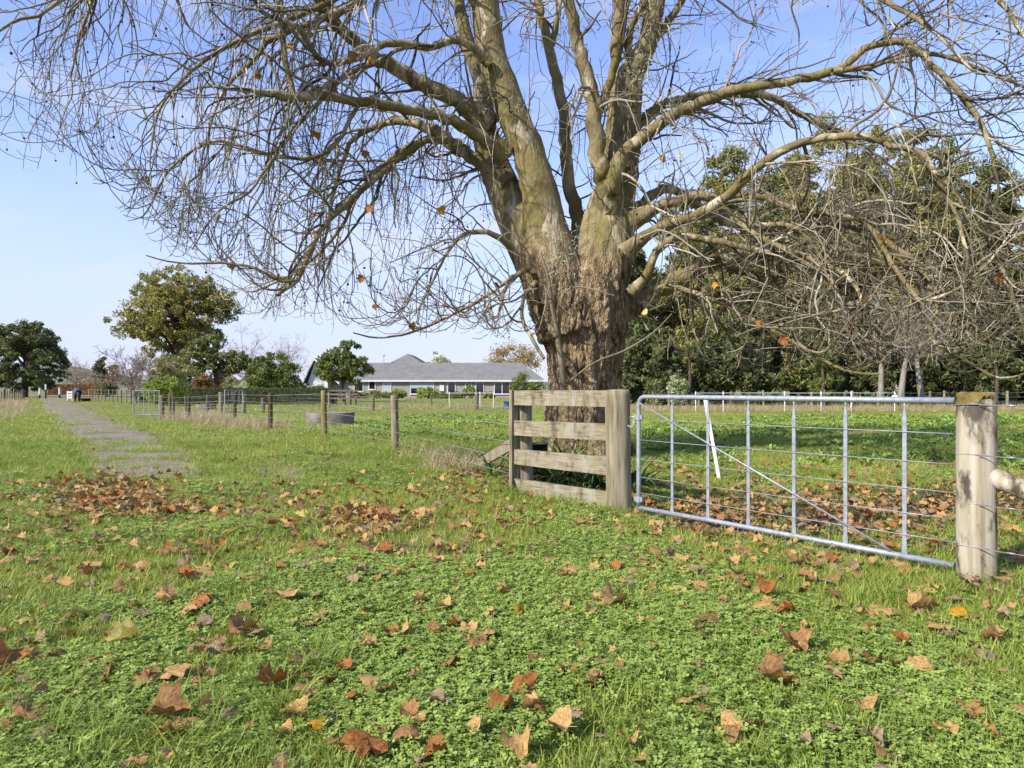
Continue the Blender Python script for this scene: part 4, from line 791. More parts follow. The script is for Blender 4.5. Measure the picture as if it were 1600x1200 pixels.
LIMB = [
 LP([(764, 195, 34), (717, 160, 26), (650, 123, 25), (593, 93, 22), (547, 60, 19), (517, 30, 17), (500, 0, 16), (470, -60, 12), (420, -120, 6)], .4, -1.8),
 LP([(790, 240, 34), (770, 226, 24), (730, 200, 19), (683, 182, 17), (633, 170, 16), (583, 163, 15), (500, 150, 14), (455, 153, 14), (432, 148, 12), (425, 146, 9)], -.1, -2.4),
 LP([(458, 146, 9), (455, 132, 8), (447, 93, 8), (443, 55, 7), (440, 10, 5), (438, -60, 4)], -2.2, -2.6),
 LP([(795, 290, 30), (760, 260, 22), (710, 227, 20), (677, 203, 17), (633, 188, 14), (600, 192, 11), (567, 207, 9), (547, 222, 8), (537, 250, 7), (527, 280, 7), (517, 320, 6), (512, 360, 4)], .2, 1.6),
 LP([(720, 222, 12), (667, 220, 10), (617, 253, 10), (577, 287, 9), (540, 320, 9), (500, 360, 8), (483, 395, 8), (465, 437, 7.5), (445, 452, 7), (434, 462, 5)], .1, -2.2),
 LP([(466, 436, 5), (440, 440, 5), (400, 420, 4.5), (350, 411, 4), (300, 412, 3.2), (262, 408, 2.6), (228, 399, 1.8)], -2.2, -2.8),
 LP([(765, 100, 18), (743, 77, 13), (717, 62, 12), (667, 72, 12), (617, 67, 11), (587, 75, 10), (560, 90, 10), (510, 98, 9), (487, 77, 9), (467, 43, 9), (433, 30, 8), (407, 17, 7), (395, -10, 6), (370, -60, 3)], -.5, -2.8),
 LP([(640, -80, 14), (560, 0, 10), (513, 25, 10), (460, 45, 9), (417, 67, 9), (397, 93, 8), (370, 117, 7), (353, 137, 6), (335, 175, 4), (320, 230, 3)], -1, -2.2),
 LP([(800, 385, 14), (773, 367, 9), (747, 362, 8), (720, 369, 7), (698, 395, 5.5), (680, 432, 4), (660, 470, 3)], -.5, -1.8),
 LP([(826, 420, 12), (816, 425, 8), (787, 444, 7), (747, 471, 6), (720, 484, 5), (690, 500, 4.5), (640, 520, 4), (590, 528, 3), (552, 520, 2)], -.6, -2.8),
 LP([(838, 440, 9), (822, 458, 7), (816, 475, 6), (817, 503, 6), (835, 535, 6), (850, 560, 5)], -.6, -1.1),
 LP([(915, 420, 30), (906, 365, 27), (900, 328, 22), (889, 288, 20), (883, 240, 19), (883, 192, 19), (874, 144, 17), (862, 90, 16), (850, 45, 14), (841, 5, 12), (825, -70, 9), (815, -170, 4)], .4, 1.2),
 LP([(862, 70, 11), (868, 40, 9), (874, 10, 8), (885, -80, 6)], 1.0, 1.4),
 LP([(955, 380, 40), (946, 310, 33), (936, 240, 27), (928, 192, 26), (925, 150, 24), (910, 99, 21), (898, 45, 19), (889, 0, 17), (875, -90, 13), (868, -190, 6)], -.1, -.9),
 LP([(926, 190, 18), (945, 150, 14), (958, 110, 12), (964, 75, 20), (967, 24, 19), (967, -20, 17), (975, -120, 10), (980, -220, 5)], -.3, -1.0),
 LP([(985, 95, 14), (981, 70, 12), (988, 36, 11), (1006, 9, 11), (1030, -30, 9), (1075, -90, 5)], -.2, -1.6),
 LP([(1015, 70, 14), (1040, 38, 12), (1066, 0, 10), (1110, -60, 7), (1170, -110, 3)], .6, .4),
 LP([(950, 300, 26), (968, 250, 25), (994, 222, 21), (1024, 201, 19), (1054, 177, 18), (1084, 165, 17), (1120, 150, 17), (1150, 140, 16), (1233, 127, 14), (1307, 110, 13), (1350, 77, 11), (1383, 67, 10), (1417, 67, 10), (1447, 90, 10), (1467, 113, 9), (1500, 143, 8), (1530, 187, 8), (1547, 227, 7), (1553, 262, 5)], -.2, -2.2),
 LP([(1300, 112, 10), (1367, 103, 8), (1400, 90, 8), (1450, 84, 7), (1500, 95, 6), (1560, 120, 5), (1600, 135, 4), (1660, 160, 3)], -1.4, -1.6),
 LP([(985, 205, 22), (1030, 168, 14), (1060, 156, 13), (1120, 148, 12), (1200, 150, 11), (1240, 173, 10), (1287, 197, 9), (1330, 215, 6), (1380, 250, 4)], .4, 2.2),
 LP([(975, 395, 26), (1013, 366, 17), (1053, 346, 17), (1093, 335, 16), (1143, 300, 15), (1187, 257, 14), (1233, 230, 13), (1273, 218, 12), (1317, 213, 12), (1350, 213, 11), (1390, 227, 10), (1433, 236, 10), (1452, 256, 10), (1467, 290, 9), (1493, 333, 7), (1510, 390, 5)], -.5, -2.6),
 LP([(985, 345, 28), (1027, 324, 18), (1067, 311, 16), (1099, 305, 16), (1130, 312, 15), (1200, 308, 13), (1267, 333, 11), (1333, 343, 11), (1367, 360, 10), (1387, 383, 8), (1420, 420, 6), (1440, 470, 4)], 0, -1.4),
 LP([(960, 492, 40), (997, 471, 34), (1027, 452, 30), (1067, 433, 27), (1099, 415, 25), (1125, 408, 23), (1169, 396, 19), (1225, 390, 16), (1300, 397, 12), (1356, 405, 9), (1420, 430, 7), (1500, 440, 5), (1570, 470, 4)], .1, 2.2),
 LP([(985, 458, 20), (1008, 433, 14), (1019, 407, 13), (1035, 383, 13), (1056, 371, 13), (1078, 370, 12), (1127, 379, 10), (1187, 392, 9), (1240, 405, 7), (1290, 440, 6), (1320, 490, 4.5), (1335, 540, 3)], -.4, -1.6),
 LP([(1125, 328, 12), (1145, 340, 10), (1180, 367, 9), (1240, 394, 8), (1285, 412, 8), (1319, 427, 7), (1338, 450, 7), (1345, 472, 6.5), (1320, 482, 5), (1300, 488, 4)], -.8, -2.2),
 LP([(1010, 455, 14), (1037, 447, 9), (1075, 454, 8), (1124, 472, 8), (1169, 495, 7), (1214, 521, 6.5), (1262, 547, 6), (1300, 570, 5), (1337, 583, 4), (1377, 584, 3)], -.3, -2.0),
 LP([(1200, 310, 10), (1244, 326, 9), (1337, 341, 9), (1360, 356, 10), (1394, 386, 10), (1431, 409, 9), (1450, 442, 9), (1457, 465, 7), (1465, 487, 5), (1446, 514, 5), (1465, 540, 4.5), (1502, 559, 4), (1544, 585, 4), (1581, 590, 3), (1630, 570, 2)], -1.2, -2.4),
 LP([(1360, 356, 7), (1400, 420, 7), (1425, 455, 7), (1445, 470, 6), (1500, 450, 5), (1545, 410, 4), (1575, 370, 3), (1600, 330, 2)], -1.9, -3.0),
 LP([(1400, 227, 8), (1470, 250, 7), (1530, 330, 7), (1560, 400, 7), (1575, 455, 7), (1590, 480, 6), (1605, 530, 4)], -1.8, -1.0),
 LP([(1180, 350, 9), (1250, 360, 8), (1300, 440, 7), (1330, 510, 8), (1370, 548, 8), (1385, 558, 6), (1376, 566, 4)], -1.2, -2.4),
 LP([(1120, 405, 12), (1190, 440, 9), (1240, 470, 7), (1290, 500, 6), (1350, 510, 5), (1430, 540, 4), (1500, 530, 3)], .5, 3.0),
 LP([(1060, 445, 8), (1100, 480, 6), (1130, 510, 5), (1160, 560, 4), (1190, 585, 3)], .6, 2.2),
 LP([(995, 330, 20), (1040, 295, 14), (1090, 320, 12), (1140, 350, 11), (1200, 360, 9), (1300, 350, 7), (1400, 330, 5)], .6, 4.0),
 LP([(700, -90, 15), (560, -130, 13), (400, -130, 11), (250, -80, 9), (150, -25, 8), (97, 0, 6), (60, 25, 5), (33, 29, 5), (0, 47, 4), (-60, 80, 3)], -.4, -3.0),
 LP([(748, -90, 20), (620, -190, 15), (430, -210, 12), (250, -130, 9), (170, -50, 7), (130, 40, 5), (110, 120, 3)], -.2, -1.5),
 LP([(1060, -240, 12), (1200, -180, 11), (1350, -120, 9), (1480, -60, 8), (1560, 0, 7), (1590, 40, 6), (1620, 90, 4)], .8, -1.8),
 LP([(1030, -30, 16), (1120, -90, 13), (1250, -60, 10), (1380, 0, 8), (1460, 50, 6), (1520, 110, 4)], .8, -2.4),
 LP([(760, 30, 16), (690, -60, 13), (600, -40, 10), (480, 20, 8), (380, 60, 7), (300, 110, 6), (250, 170, 4), (235, 240, 3)], -.2, -3.4),
 LP([(600, 93, 9), (540, 120, 8), (470, 190, 7), (420, 240, 6), (340, 220, 5), (270, 260, 4), (230, 330, 3)], -1.0, -2.0),
 LP([(690, 205, 9), (620, 240, 8), (560, 300, 6), (530, 360, 5), (470, 420, 4), (400, 455, 3)], .8, 2.4),
 LP([(560, 163, 7), (520, 230, 6), (470, 250, 5.5), (430, 245, 5), (390, 300, 4), (340, 330, 3), (300, 390, 2)], -1.6, -3.2),
]
# trunk: fluted body + the roots of the leaders, fused into one skin
def trunk_mesh():
    mb = MB(); n = 48; V = []; Q = []
    prof = [(-.25, .95), (0, .84), (.2, .74), (.5, .66), (.9, .61), (1.3, .60), (1.8, .635), (2.2, .69), (2.6, .72), (2.95, .65), (3.2, .48)]
    for z, r in prof:
        cx = 1.22 + .0 * z; cy = TD
        for k in range(n):
            a = 2 * math.pi * k / n
            rr = r * (1 + .05 * math.sin(5 * a + .6 * z) + .035 * math.sin(9 * a - .5 * z + 1) + (.10 * max(0, math.sin(5 * a + 1.2)) if z < .3 else 0))
            V.append((cx + rr * math.cos(a) * (1.0 if z < 2 else 1.02), cy + rr * .92 * math.sin(a), z))
    for i in range(len(prof) - 1):
        for k in range(n): k2 = (k + 1) % n; Q.append((i * n + k, i * n + k2, (i + 1) * n + k2, (i + 1) * n + k))
    V += [(1.22, TD, -.25), (1.22, TD, 3.2)]; T = []
    for k in range(n): k2 = (k + 1) % n; T += [(len(V) - 2, k2, k), (len(V) - 1, (len(prof) - 1) * n + k, (len(prof) - 1) * n + k2)]
    mb.add(V, Q, T)
    for (p, r) in LEAD:
        pp, rr = smooth_path(p[:6], r[:6], .15); mb.tube(pp, list(rr), 18)
    for i in (0, 1, 3, 17, 20, 21, 22):   # collars of the big side limbs
        p, r = LIMB[i]; pp, rr = smooth_path(p[:2], [r[0] * 1.25, r[1]], .1); mb.tube(pp, list(rr), 12)
    me = mesh_np('trunk_raw', np.array(mb.v), mb.q, mb.t)
    o = bpy.data.objects.new('trunk_raw', me); COL.objects.link(o)
    md = o.modifiers.new('r', 'REMESH'); md.mode = 'VOXEL'; md.voxel_size = .019
    sm = o.modifiers.new('s', 'SMOOTH'); sm.factor = .5; sm.iterations = 5
    dg = bpy.context.evaluated_depsgraph_get(); ev = o.evaluated_get(dg); out = bpy.data.meshes.new_from_object(ev)
    bpy.data.objects.remove(o); bpy.data.meshes.remove(me)
    nv = len(out.vertices); co = np.empty(nv * 3, np.float32); no = np.empty(nv * 3, np.float32)
    out.vertices.foreach_get('co', co); out.vertices.foreach_get('normal', no); co = co.reshape(-1, 3); no = no.reshape(-1, 3)
    d = np.zeros(nv)
    for i, (x, y, z) in enumerate(co):
        f = min(1, max(0, (3.5 - z) / .9))
        if f > 0:
            w_ = .25 * mnoise.noise(Vector((x * 3, y * 3, z * 3 + 5)))
            vd = mnoise.voronoi(Vector((x * 8 + w_, y * 8 + w_, z * 2.1)))[0]; ve = mnoise.voronoi(Vector((x * 17 - w_, y * 17, z * 5 + 4)))[0]
            pl1 = min(1, (vd[1] - vd[0]) / .28); pl2 = min(1, (ve[1] - ve[0]) / .3)
            v1 = mnoise.noise(Vector((x * 6, y * 6, z * 1.2))); v2 = mnoise.noise(Vector((x * 15, y * 15, z * 3.0 + 7))); v3 = mnoise.noise(Vector((x * 30, y * 30, z * 12 + 3)))
            d[i] = f * (.035 * (pl1 - .6) + .024 * (pl2 - .6) + .03 * v1 + .012 * v2 + .012 * v3 - .01)
        d[i] += .012 * mnoise.noise(Vector((x * 3, y * 3, z * 3)))
    co += no * d[:, None].astype(np.float32); co -= np.array(wloc(tree), np.float32)
    out.vertices.foreach_set('co', co.ravel()); out.polygons.foreach_set('use_smooth', np.ones(len(out.polygons), bool)); out.update(); out.name = 'trunk'
    out.materials.clear(); return out
place('trunk', trunk_mesh(), M['bark'], tree)
TL = np.array(wloc(tree))
def limb_obj(name, p, r, sides, mat):
    V, Q = tubes_np([(p, r)], sides); nv = len(V) - sides
    return place(name, mesh_np(name, V - TL, Q, None, True), mat, tree)
SKEL = []   # (points, radii) of everything that can bear twigs
for (p, r) in LEAD:
    pp, rr = smooth_path(p[3:], r[3:], .14, .035); limb_obj('leader', pp, rr * 1.0, 20, M['bark']); SKEL.append((pp, rr))
for (p, r) in LIMB:
    pp, rr = smooth_path(p, r, .12, .16); limb_obj('limb', pp, rr, 10, M['limb_bark']); SKEL.append((pp, rr))

# ---- twigs
AX = np.array((1.22, TD))
zx = np.array([-12, -8.2, -7.2, -6.2, -5.2, -3.6, -2.2, -.6, .6, 1.6, 2.4, 4, 12.]); zz = np.array([4.0, 3.9, 4.3, 3.4, 3.0, 2.5, 2.1, 2.0, 2.1, 2.0, 1.75, 1.55, 1.6])
def zmin(x, y): return np.interp((x) * TD / max(y, 6.5), zx, zz) * 1.0
paths = {5: [], 4: [], 3: []}
tips = []
def unit(v): return v / (np.linalg.norm(v) + 1e-9)
def grow(p0, d, length, r0, r1, step, grav, jit, zig=0.0, uptip=0.0):
    n = max(3, int(length / step)); pts = [p0]; d = unit(d); p = p0.copy(); side = unit(np.cross(d, rng.normal(0, 1, 3)))
    J = rng.normal(0, 1, (n, 3)) * jit
    for i in range(n):
        t = i / n
        d = d + J[i] * (.6 if zig > .1 else 1); d[2] -= grav * (1 - .5 * t); d[2] += uptip * max(0, t - .6)
        if zig: d = d + side * (zig if i % 2 else -zig)
        zm = zmin(p[0], p[1])
        if p[2] < zm + .35: d[2] += .30
        d = unit(d)
        np_ = p + d * step
        if np_[1] < 5.2 or np_[2] < zm - .1: break
        p = np_; pts.append(p)
    if len(pts) < 3: return None
    pts = np.array(pts); return pts, np.linspace(r0, r1, len(pts))
def spawn_dir(tan, p, out, up, rnd):
    o = np.array((p[0] - AX[0], p[1] - AX[1], 0)); o = unit(o)
    return unit(tan * .55 + o * out + np.array((0, 0, up)) + unit(rng.normal(0, 1, 3)) * rnd)
def px_of(p): return 800 + F * p[0] / p[1], HY - F * (p[2] - CZ) / p[1]
L1 = []
for li, (pp, rr) in enumerate(SKEL):
    seg = np.linalg.norm(np.diff(pp, axis=0), axis=1); s = 0; nxt = rng.uniform(.1, .3)
    for i in range(1, len(pp) - 1):
        s += seg[i]
        x, y, z = pp[i]
        if s < nxt: continue
        left = x < .4
        s = 0; nxt = rng.uniform(.11, .27) * (.8 if rr[i] < .09 else 1.3) * (1.0 if left else 1.0)
        if z > 9.2 and rng.random() < .6: continue
        if z > 9.2 or x < -9.5 or x > 10.5: nxt *= 2.2
        tan = unit(pp[i + 1] - pp[i - 1])
        r0 = min(rr[i] * .55, rng.uniform(.012, .031)); ln = rng.uniform(.8, 2.4) * (1.0 if rr[i] < .05 else .85)
        d = spawn_dir(tan, pp[i], .35, rng.uniform(-.5, .7), .85)
        g = grow(pp[i].copy(), d, ln, r0, r0 * .42, .11, (.055 if left else .02), .17, .06, .12)
        if g: L1.append(g + (left,))
    g = grow(pp[-1].copy(), unit(pp[-1] - pp[-3]), rng.uniform(.8, 1.6), rr[-1], .004, .11, .03, .15, .05)
    if g: L1.append(g + (pp[-1][0] < .4,))
L2 = []
for (pts, rad, left) in L1:
    paths[5].append((pts, rad))
    for i in range(2, len(pts)):
        if rng.random() > (.37 if left else .34): continue
        tan = unit(pts[i] - pts[i - 1]); dn = rng.random() < (.50 if left else .2)
        d = spawn_dir(tan, pts[i], .15, -1.0 if dn else rng.uniform(-.2, .8), .8)
        r0 = max(.0058, rad[i] * .66)
        g = grow(pts[i].copy(), d, rng.uniform(.5, 1.7) if dn else rng.uniform(.35, 1.1), r0, .0042, .085, .17 if dn else .03, .12, .15, .08 if dn else .05)
        if g: L2.append(g)
print('L1', len(L1), 'L2', len(L2))
L3 = []
for (pts, rad) in L2:
    paths[4].append((pts, rad))
    for i in range(1, len(pts)):
        if rng.random() > .25: continue
        tan = unit(pts[i] - pts[i - 1])
        d = unit(tan * .6 + rng.normal(0, .7, 3) + np.array((0, 0, .05)))
        g = grow(pts[i].copy(), d, rng.uniform(.12, .42), .0048, .0032, .07, .02, .2, .12)
        if g: L3.append(g); tips.append(g[0][-1])
paths[3] = L3
print('L3', len(L3))
BR = [p for p in paths[5] if p[1][0] > .0125]; thin5 = [p for p in paths[5] if p[1][0] <= .0125]
V1, Q1 = tubes_np(BR, 6)
o = place('branches', mesh_np('branches', V1 - TL, Q1, None, True), M['twig'], tree); o['kind'] = 'stuff'
va, qa = tubes_np(thin5, 5); vb, qb = tubes_np(paths[4], 4); vc, qc = tubes_np(paths[3], 3)
VV = np.concatenate([va, vb, vc]); QQ = np.concatenate([qa, qb + len(va), qc + len(va) + len(vb)])
o = place('twigs', mesh_np('twigs', VV - TL, QQ), M['twig'], tree); o['kind'] = 'stuff'
# seed balls hanging from the tips
tp = np.array(tips); sel = tp[rng.choice(len(tp), 700, replace=False)]
ico = MB(); t_ = (1 + 5 ** .5) / 2
iv = np.array([(-1, t_, 0), (1, t_, 0), (-1, -t_, 0), (1, -t_, 0), (0, -1, t_), (0, 1, t_), (0, -1, -t_), (0, 1, -t_), (t_, 0, -1), (t_, 0, 1), (-t_, 0, -1), (-t_, 0, 1)]) / 1.902
it = np.array([(0, 11, 5), (0, 5, 1), (0, 1, 7), (0, 7, 10), (0, 10, 11), (1, 5, 9), (5, 11, 4), (11, 10, 2), (10, 7, 6), (7, 1, 8), (3, 9, 4), (3, 4, 2), (3, 2, 6), (3, 6, 8), (3, 8, 9), (4, 9, 5), (2, 4, 11), (6, 2, 10), (8, 6, 7), (9, 8, 1)])
V = []; T = []; SP = []
for k, p in enumerate(sel):
    T.append(it + len(V) * 12); c = p - np.array((0, 0, rng.uniform(.06, .12))); V.append(iv * rng.uniform(.014, .021) + c); SP.append((np.array([p, (p + c) / 2 + rng.normal(0, .006, 3), c]), np.full(3, .0016)))
M['seed'] = mk('seed_ball', [(.3, S(52, 38, 26)), (.7, S(92, 68, 46))], scale=60, bump=.6)
vs, qs = tubes_np(SP, 3); nb = len(V) * 12
o = place('seed_balls', mesh_np('seed_balls', np.concatenate([np.concatenate(V), vs]) - TL, qs + nb, np.concatenate(T)), M['seed'], tree); o['kind'] = 'stuff'
# lichen tufts on a few branches
LV = []; LQ = []; off = 0
for (px, py, D) in ((880, 400, 10.6), (872, 440, 10.6), (800, 160, 10.9), (1010, 120, 10.6), (1045, 150, 10.4), (1140, 240, 9.8), (1530, 250, 9.4), (1000, 100, 10.7), (1500, 265, 9.4), (905, 372, 10.5)):
    c = np.array(P(px, py, D))
    for _ in range(46):
        b_ = c + rng.normal(0, .16, 3) * np.array((1, .5, .7)); g = grow(b_, rng.normal(0, 1, 3), .13, .006, .002, .03, .05, .5)
        if g: v, q = tubes_np([g], 3); LV.append(v); LQ.append(q + off); off += len(v)
o = place('lichen', mesh_np('lichen', np.concatenate(LV) - TL, np.concatenate(LQ)), M['lichen'], tree); o['kind'] = 'stuff'
# sucker shoots in front of the trunk
for pts in ([(884, 640, 13), (880, 600, 11), (875, 555, 10), (868, 510, 8), (862, 480, 6), (858, 440, 5), (845, 395, 3)], [(872, 535, 7), (874, 500, 6), (877, 470, 5), (885, 455, 4), (905, 448, 2.6), (960, 462, 1.6)], [(884, 600, 4), (930, 566, 3), (975, 548, 3), (1020, 520, 2.4), (1050, 490, 1.6)]):
    p, r = LP(pts, -1.0, -1.25); pp, rr = smooth_path(p, r, .1, .05); limb_obj('sucker', pp, rr, 7, M['twig'])

KS[0] = 1.0
# ------------------------------------------------------------------ gate, rail panel, fences
GA = Vector((1.035, 6.65, 0)); GB = Vector((2.90, 4.27, 0)); GD = (GB - GA).normalized()
def gline(px):
    k = (px - 800) / F; return (GA.x - k * GA.y) / (k * GD.y - GD.x)
def gp(t, z): return GA + GD * t + Vector((0, 0, z))
GN = Vector((GD.y, -GD.x, 0)); GN = -GN if GN.y > 0 else GN      # towards the camera
def post_mesh(h, r, n=16, seed=0, flat=0.0, sink=.15, dome=.02, lean=(0, 0)):
    """a slightly crooked round post with a worn top"""
    rr = random.Random(seed); V = []; Q = []; T = []; zs = [-sink] + [h * t for t in (0, .1, .25, .4, .55, .7, .85, .95, .99)] + [h]
    ph = [rr.uniform(0, 6.28) for _ in range(3)]
    for i, z in enumerate(zs):
        k = 1.0 if z < h * .97 else (.985 if i < len(zs) - 1 else .90)
        cx = lean[0] * z + .006 * math.sin(z * 3 + ph[0]); cy = lean[1] * z + .006 * math.sin(z * 2.6 + ph[1])
        for j in range(n):
            a = 2 * math.pi * j / n; w = r * k * (1 + .03 * math.sin(2 * a + ph[0]) + .02 * math.sin(3 * a + ph[1] + z) + .012 * rr.uniform(-1, 1))
            V.append((cx + w * math.cos(a), cy + w * math.sin(a), z + (dome * rr.uniform(-.3, .3) if i == len(zs) - 1 else 0)))
    for i in range(len(zs) - 1):
        for j in range(n): j2 = (j + 1) % n; Q.append((i * n + j, i * n + j2, (i + 1) * n + j2, (i + 1) * n + j))
    V.append((lean[0] * h, lean[1] * h, h + dome * .5)); e = (len(zs) - 1) * n
    for j in range(n): T.append((len(V) - 1, e + j, e + (j + 1) % n))
    return mesh_np('post', V, Q, T, True)
def put(name, me, mat, parent, wp, rz=0.0, label=None):
    o = place(name, me, mat, parent, Vector(wp) - wloc(parent)); o.rotation_euler[2] = rz
    if label: o['label'] = label
    return o
# --- timber rail panel
PA = Vector((.035, 7.8, 0)); PB = GA
panel = empty('rail_panel', (GA.x, GA.y, gz(GA.x, GA.y)), 'weathered timber panel of four rails between two posts in front of the big tree', 'fence')
put('post', post_mesh(1.185, .118, 20, 3), M['timber'], panel, (GA.x, GA.y, 0))
put('post', post_mesh(1.12, .088, 16, 4), M['timber'], panel, (PA.x + .11, PA.y + .12, 0))
pd = (PB - PA); pl_ = pd.length; pd.normalize(); pn = Vector((pd.y, -pd.x, 0)); pn = -pn if pn.y > 0 else pn
def rail(z0l, z1l, z0r, z1r, cut=0.0, seed=0):
    V = []; n = 14; rr = random.Random(seed); Q = []
    for i in range(n + 1):
        t = i / n; s = .0 + (pl_ - .075) * t
        for (fz, off) in ((0, .0), (1, .0), (1, .045), (0, .045)):
            zb = z0l + (z0r - z0l) * t; ztp = z1l + (z1r - z1l) * t; z = zb if fz == 0 else ztp
            ss = s + (cut if (i == 0 and fz == 0) else 0) + (cut * .5 if False else 0)
            j = .0012 * rr.uniform(-1, 1); v = PA + pd * ss + pn * (off - .03 + j) ; V.append((v.x, v.y, z + .0015 * rr.uniform(-1, 1)))
    for i in range(n):
        a = i * 4; b = a + 4
        for k in range(4): k2 = (k + 1) % 4; Q.append((a + k, a + k2, b + k2, b + k))
    Q += [(3, 2, 1, 0), (n * 4, n * 4 + 1, n * 4 + 2, n * 4 + 3)]; m = MB(); m.add(V, Q); return m.build('rail', M['rail'], panel)
rail(1.01, 1.178, 1.02, 1.182, 0, 1); rail(.665, .835, .685, .852, 0, 2); rail(.335, .508, .343, .522, 0, 3); rail(.0, .17, .03, .18, .10, 4)
m = MB(); c = PA + pd * (-.028) + pn * .0; m.obox(c + Vector((0, 0, .56)), pd * .024, pn * .045, Vector((0, 0, .625))); m.build('batten', M['timber'], panel)
# --- galvanised gate
t0, t1 = gline(998.0), 2.905
gate = empty('farm_gate', gp(t0, 0), 'galvanised metal farm gate with wires, hung between timber panel and old post', 'gate')
R_ = .021; zb, ztp = .075, 1.122; rc = .075; fr = []
def arc(ct, cz, a0, a1): return [gp(ct + rc * math.cos(a0 + (a1 - a0) * k / 5), cz + rc * math.sin(a0 + (a1 - a0) * k / 5)) for k in range(6)]
m = MB(); pts = [gp(t0, zb + .0)] + [gp(t0, z) for z in (.3, .6, .9)] + arc(t0 + rc, ztp - rc, math.pi, math.pi / 2) + [gp(t0 + .8, ztp), gp(t0 + 1.6, ztp), gp(t1, ztp)]
m.tube(pts, R_, 14); m.build('frame', M['galv'], gate, True)
m = MB(); m.tube([gp(t0 - R_, zb), gp(t0 + .9, zb), gp(t0 + 1.8, zb - .004), gp(t1 - .0, zb - .006)], R_ * .98, 14); m.build('bottom_rail', M['galv'], gate, True)
for px in (1050.7, 1106.6, 1169.7, 1240.9, 1321.5, 1413.8):
    t = gline(px); m = MB(); w = .0135
    V = []; zs = [zb + .012, zb + .06, zb + .075, .5, ztp - .14, ztp - .10, ztp - .045, ztp - .012]; hw = [.017, .017, w, w, w, w * .85, .004, .008]
    for z, h_ in zip(zs, hw):
        for (a, b) in ((-1, -1), (1, -1), (1, 1), (-1, 1)): v = gp(t + a * h_, z) + GN * (b * .004 + .003); V.append(v)
    Q = []
    for i in range(len(zs) - 1):
        for k in range(4): Q.append((i * 4 + k, i * 4 + (k + 1) % 4, i * 4 + 4 + (k + 1) % 4, i * 4 + 4 + k))
    m.add(V, Q); m.build('stay', M['galv'], gate)
for z in (.911, .716, .535, .367, .22):
    m = MB(); m.tube([gp(t0 + (t1 - t0) * k / 8, z + (-.004 * math.sin(math.pi * k / 8))) + GN * .011 for k in range(9)], .0036, 6); m.build('wire', M['wire'], gate, True)
m = MB(); m.tube([gp(t0 + .025, ztp - .06) + GN * .016, gp(gline(1393), zb + .02) + GN * .016], .0075, 8); m.build('brace', M['galv'], gate, True)
for z in (.93, .155):
    m = MB(); m.tube([gp(t0, z - .028), gp(t0, z + .028)], .028, 12); h = m.build('hinge', M['galv'], gate)
    q = MB(); q.obox(gp(t0 - .028, z), GD * .022, GN * .013, Vector((0, 0, .022))); q.build('clamp', M['galv'], h)
    q = MB(); q.obox(gp(t0 + .034, z), GD * .014, GN * .01, Vector((0, 0, .02))); q.build('bolt', M['galv'], h)
m = MB(); q = [gp(t0 - .045, .93), gp(t0 - .09, .93), gp(t0 - .11, .915)]; m.tube(q, .009, 8); m.tube([gp(t0 - .07, .90), gp(t0 - .055, .87), gp(t0 - .065, .84), gp(t0 - .10, .83), gp(t0 - .135, .845)], .008, 8); m.build('gudgeon', M['galv'], gate, True)
# --- old strainer post with strut and wires running right
sf = empty('strainer_fence', (GB.x, GB.y, gz(GB.x, GB.y)), 'lichened old round strainer post with wires and strut at the latch end of the gate', 'fence')
pm_ = post_mesh(1.165, .105, 26, 11, lean=(.006, 0)); put('post', pm_, M['post_old'], sf, (GB.x, GB.y, 0))
M['lich'] = mk('yellow_lichen', [(.3, S(104, 92, 62, .6)), (.5, S(146, 124, 60, .6)), (.62, S(176, 160, 124, .6)), (.75, S(120, 112, 92, .6))], scale=12, detail=8, bump=.6)
V = []; n = 26; Q = []
for i, (z, k) in enumerate(((1.125, 1.012), (1.142, 1.016), (1.156, 1.014), (1.168, .99), (1.178, .80), (1.176, .45), (1.174, .02))):
    for j in range(n):
        a = 2 * math.pi * j / n; w = .105 * k * (1 + .03 * math.sin(2 * a + 1) + .02 * math.sin(3 * a)) + .002; V.append((GB.x + .007 + w * math.cos(a), GB.y + w * math.sin(a), z + (.030 * math.sin(3 * a) + .02 * math.sin(7 * a + 1) + .012 * math.sin(13 * a) if i == 0 else .002 * math.sin(7 * a))))
for i in range(6):
    for j in range(n): j2 = (j + 1) % n; Q.append((i * n + j, i * n + j2, (i + 1) * n + j2, (i + 1) * n + j))
m = MB(); m.add(V, Q); m.build('lichen_cap', M['lich'], sf, True)
sb = GB + GD * .08 + Vector((0, 0, .66)); se = GB + GD * 1.9 + Vector((0, 0, -.05)) - GN * .02
m = MB(); pp, rr = smooth_path([sb, sb.lerp(se, .3), sb.lerp(se, .65), se], [.058, .057, .055, .055], .12, .04); m.tube(pp, list(rr), 14); m.build('strut', M['post_old'], sf, True)
for z in (1.098, .79, .487, .222):
    m = MB(); V = []
    k = 15; ring = [GB + Vector((.108 * math.cos(a), .108 * math.sin(a), z + .006 * math.sin(a * 2))) for a in [2 * math.pi * i / k for i in range(k + 1)]]; m.tube(ring, .0032, 5, False)
    st = GB + GD * .05 + GN * .103; m.tube([st + Vector((0, 0, z)), GB + GD * .6 + GN * .05 + Vector((0, 0, z - .006)), GB + GD * 4.2 + Vector((0, 0, z - .01))], .0032, 5)
    kt = GB + GD * .19 + GN * .094 + Vector((0, 0, z)); m.tube([kt, kt + GD * .02, kt + GD * .045], .0062, 5)
    m.build('wire', M['wire'], sf, True)
put('post', post_mesh(1.1, .08, 12, 12), M['post_old'], sf, GB + GD * 4.2)
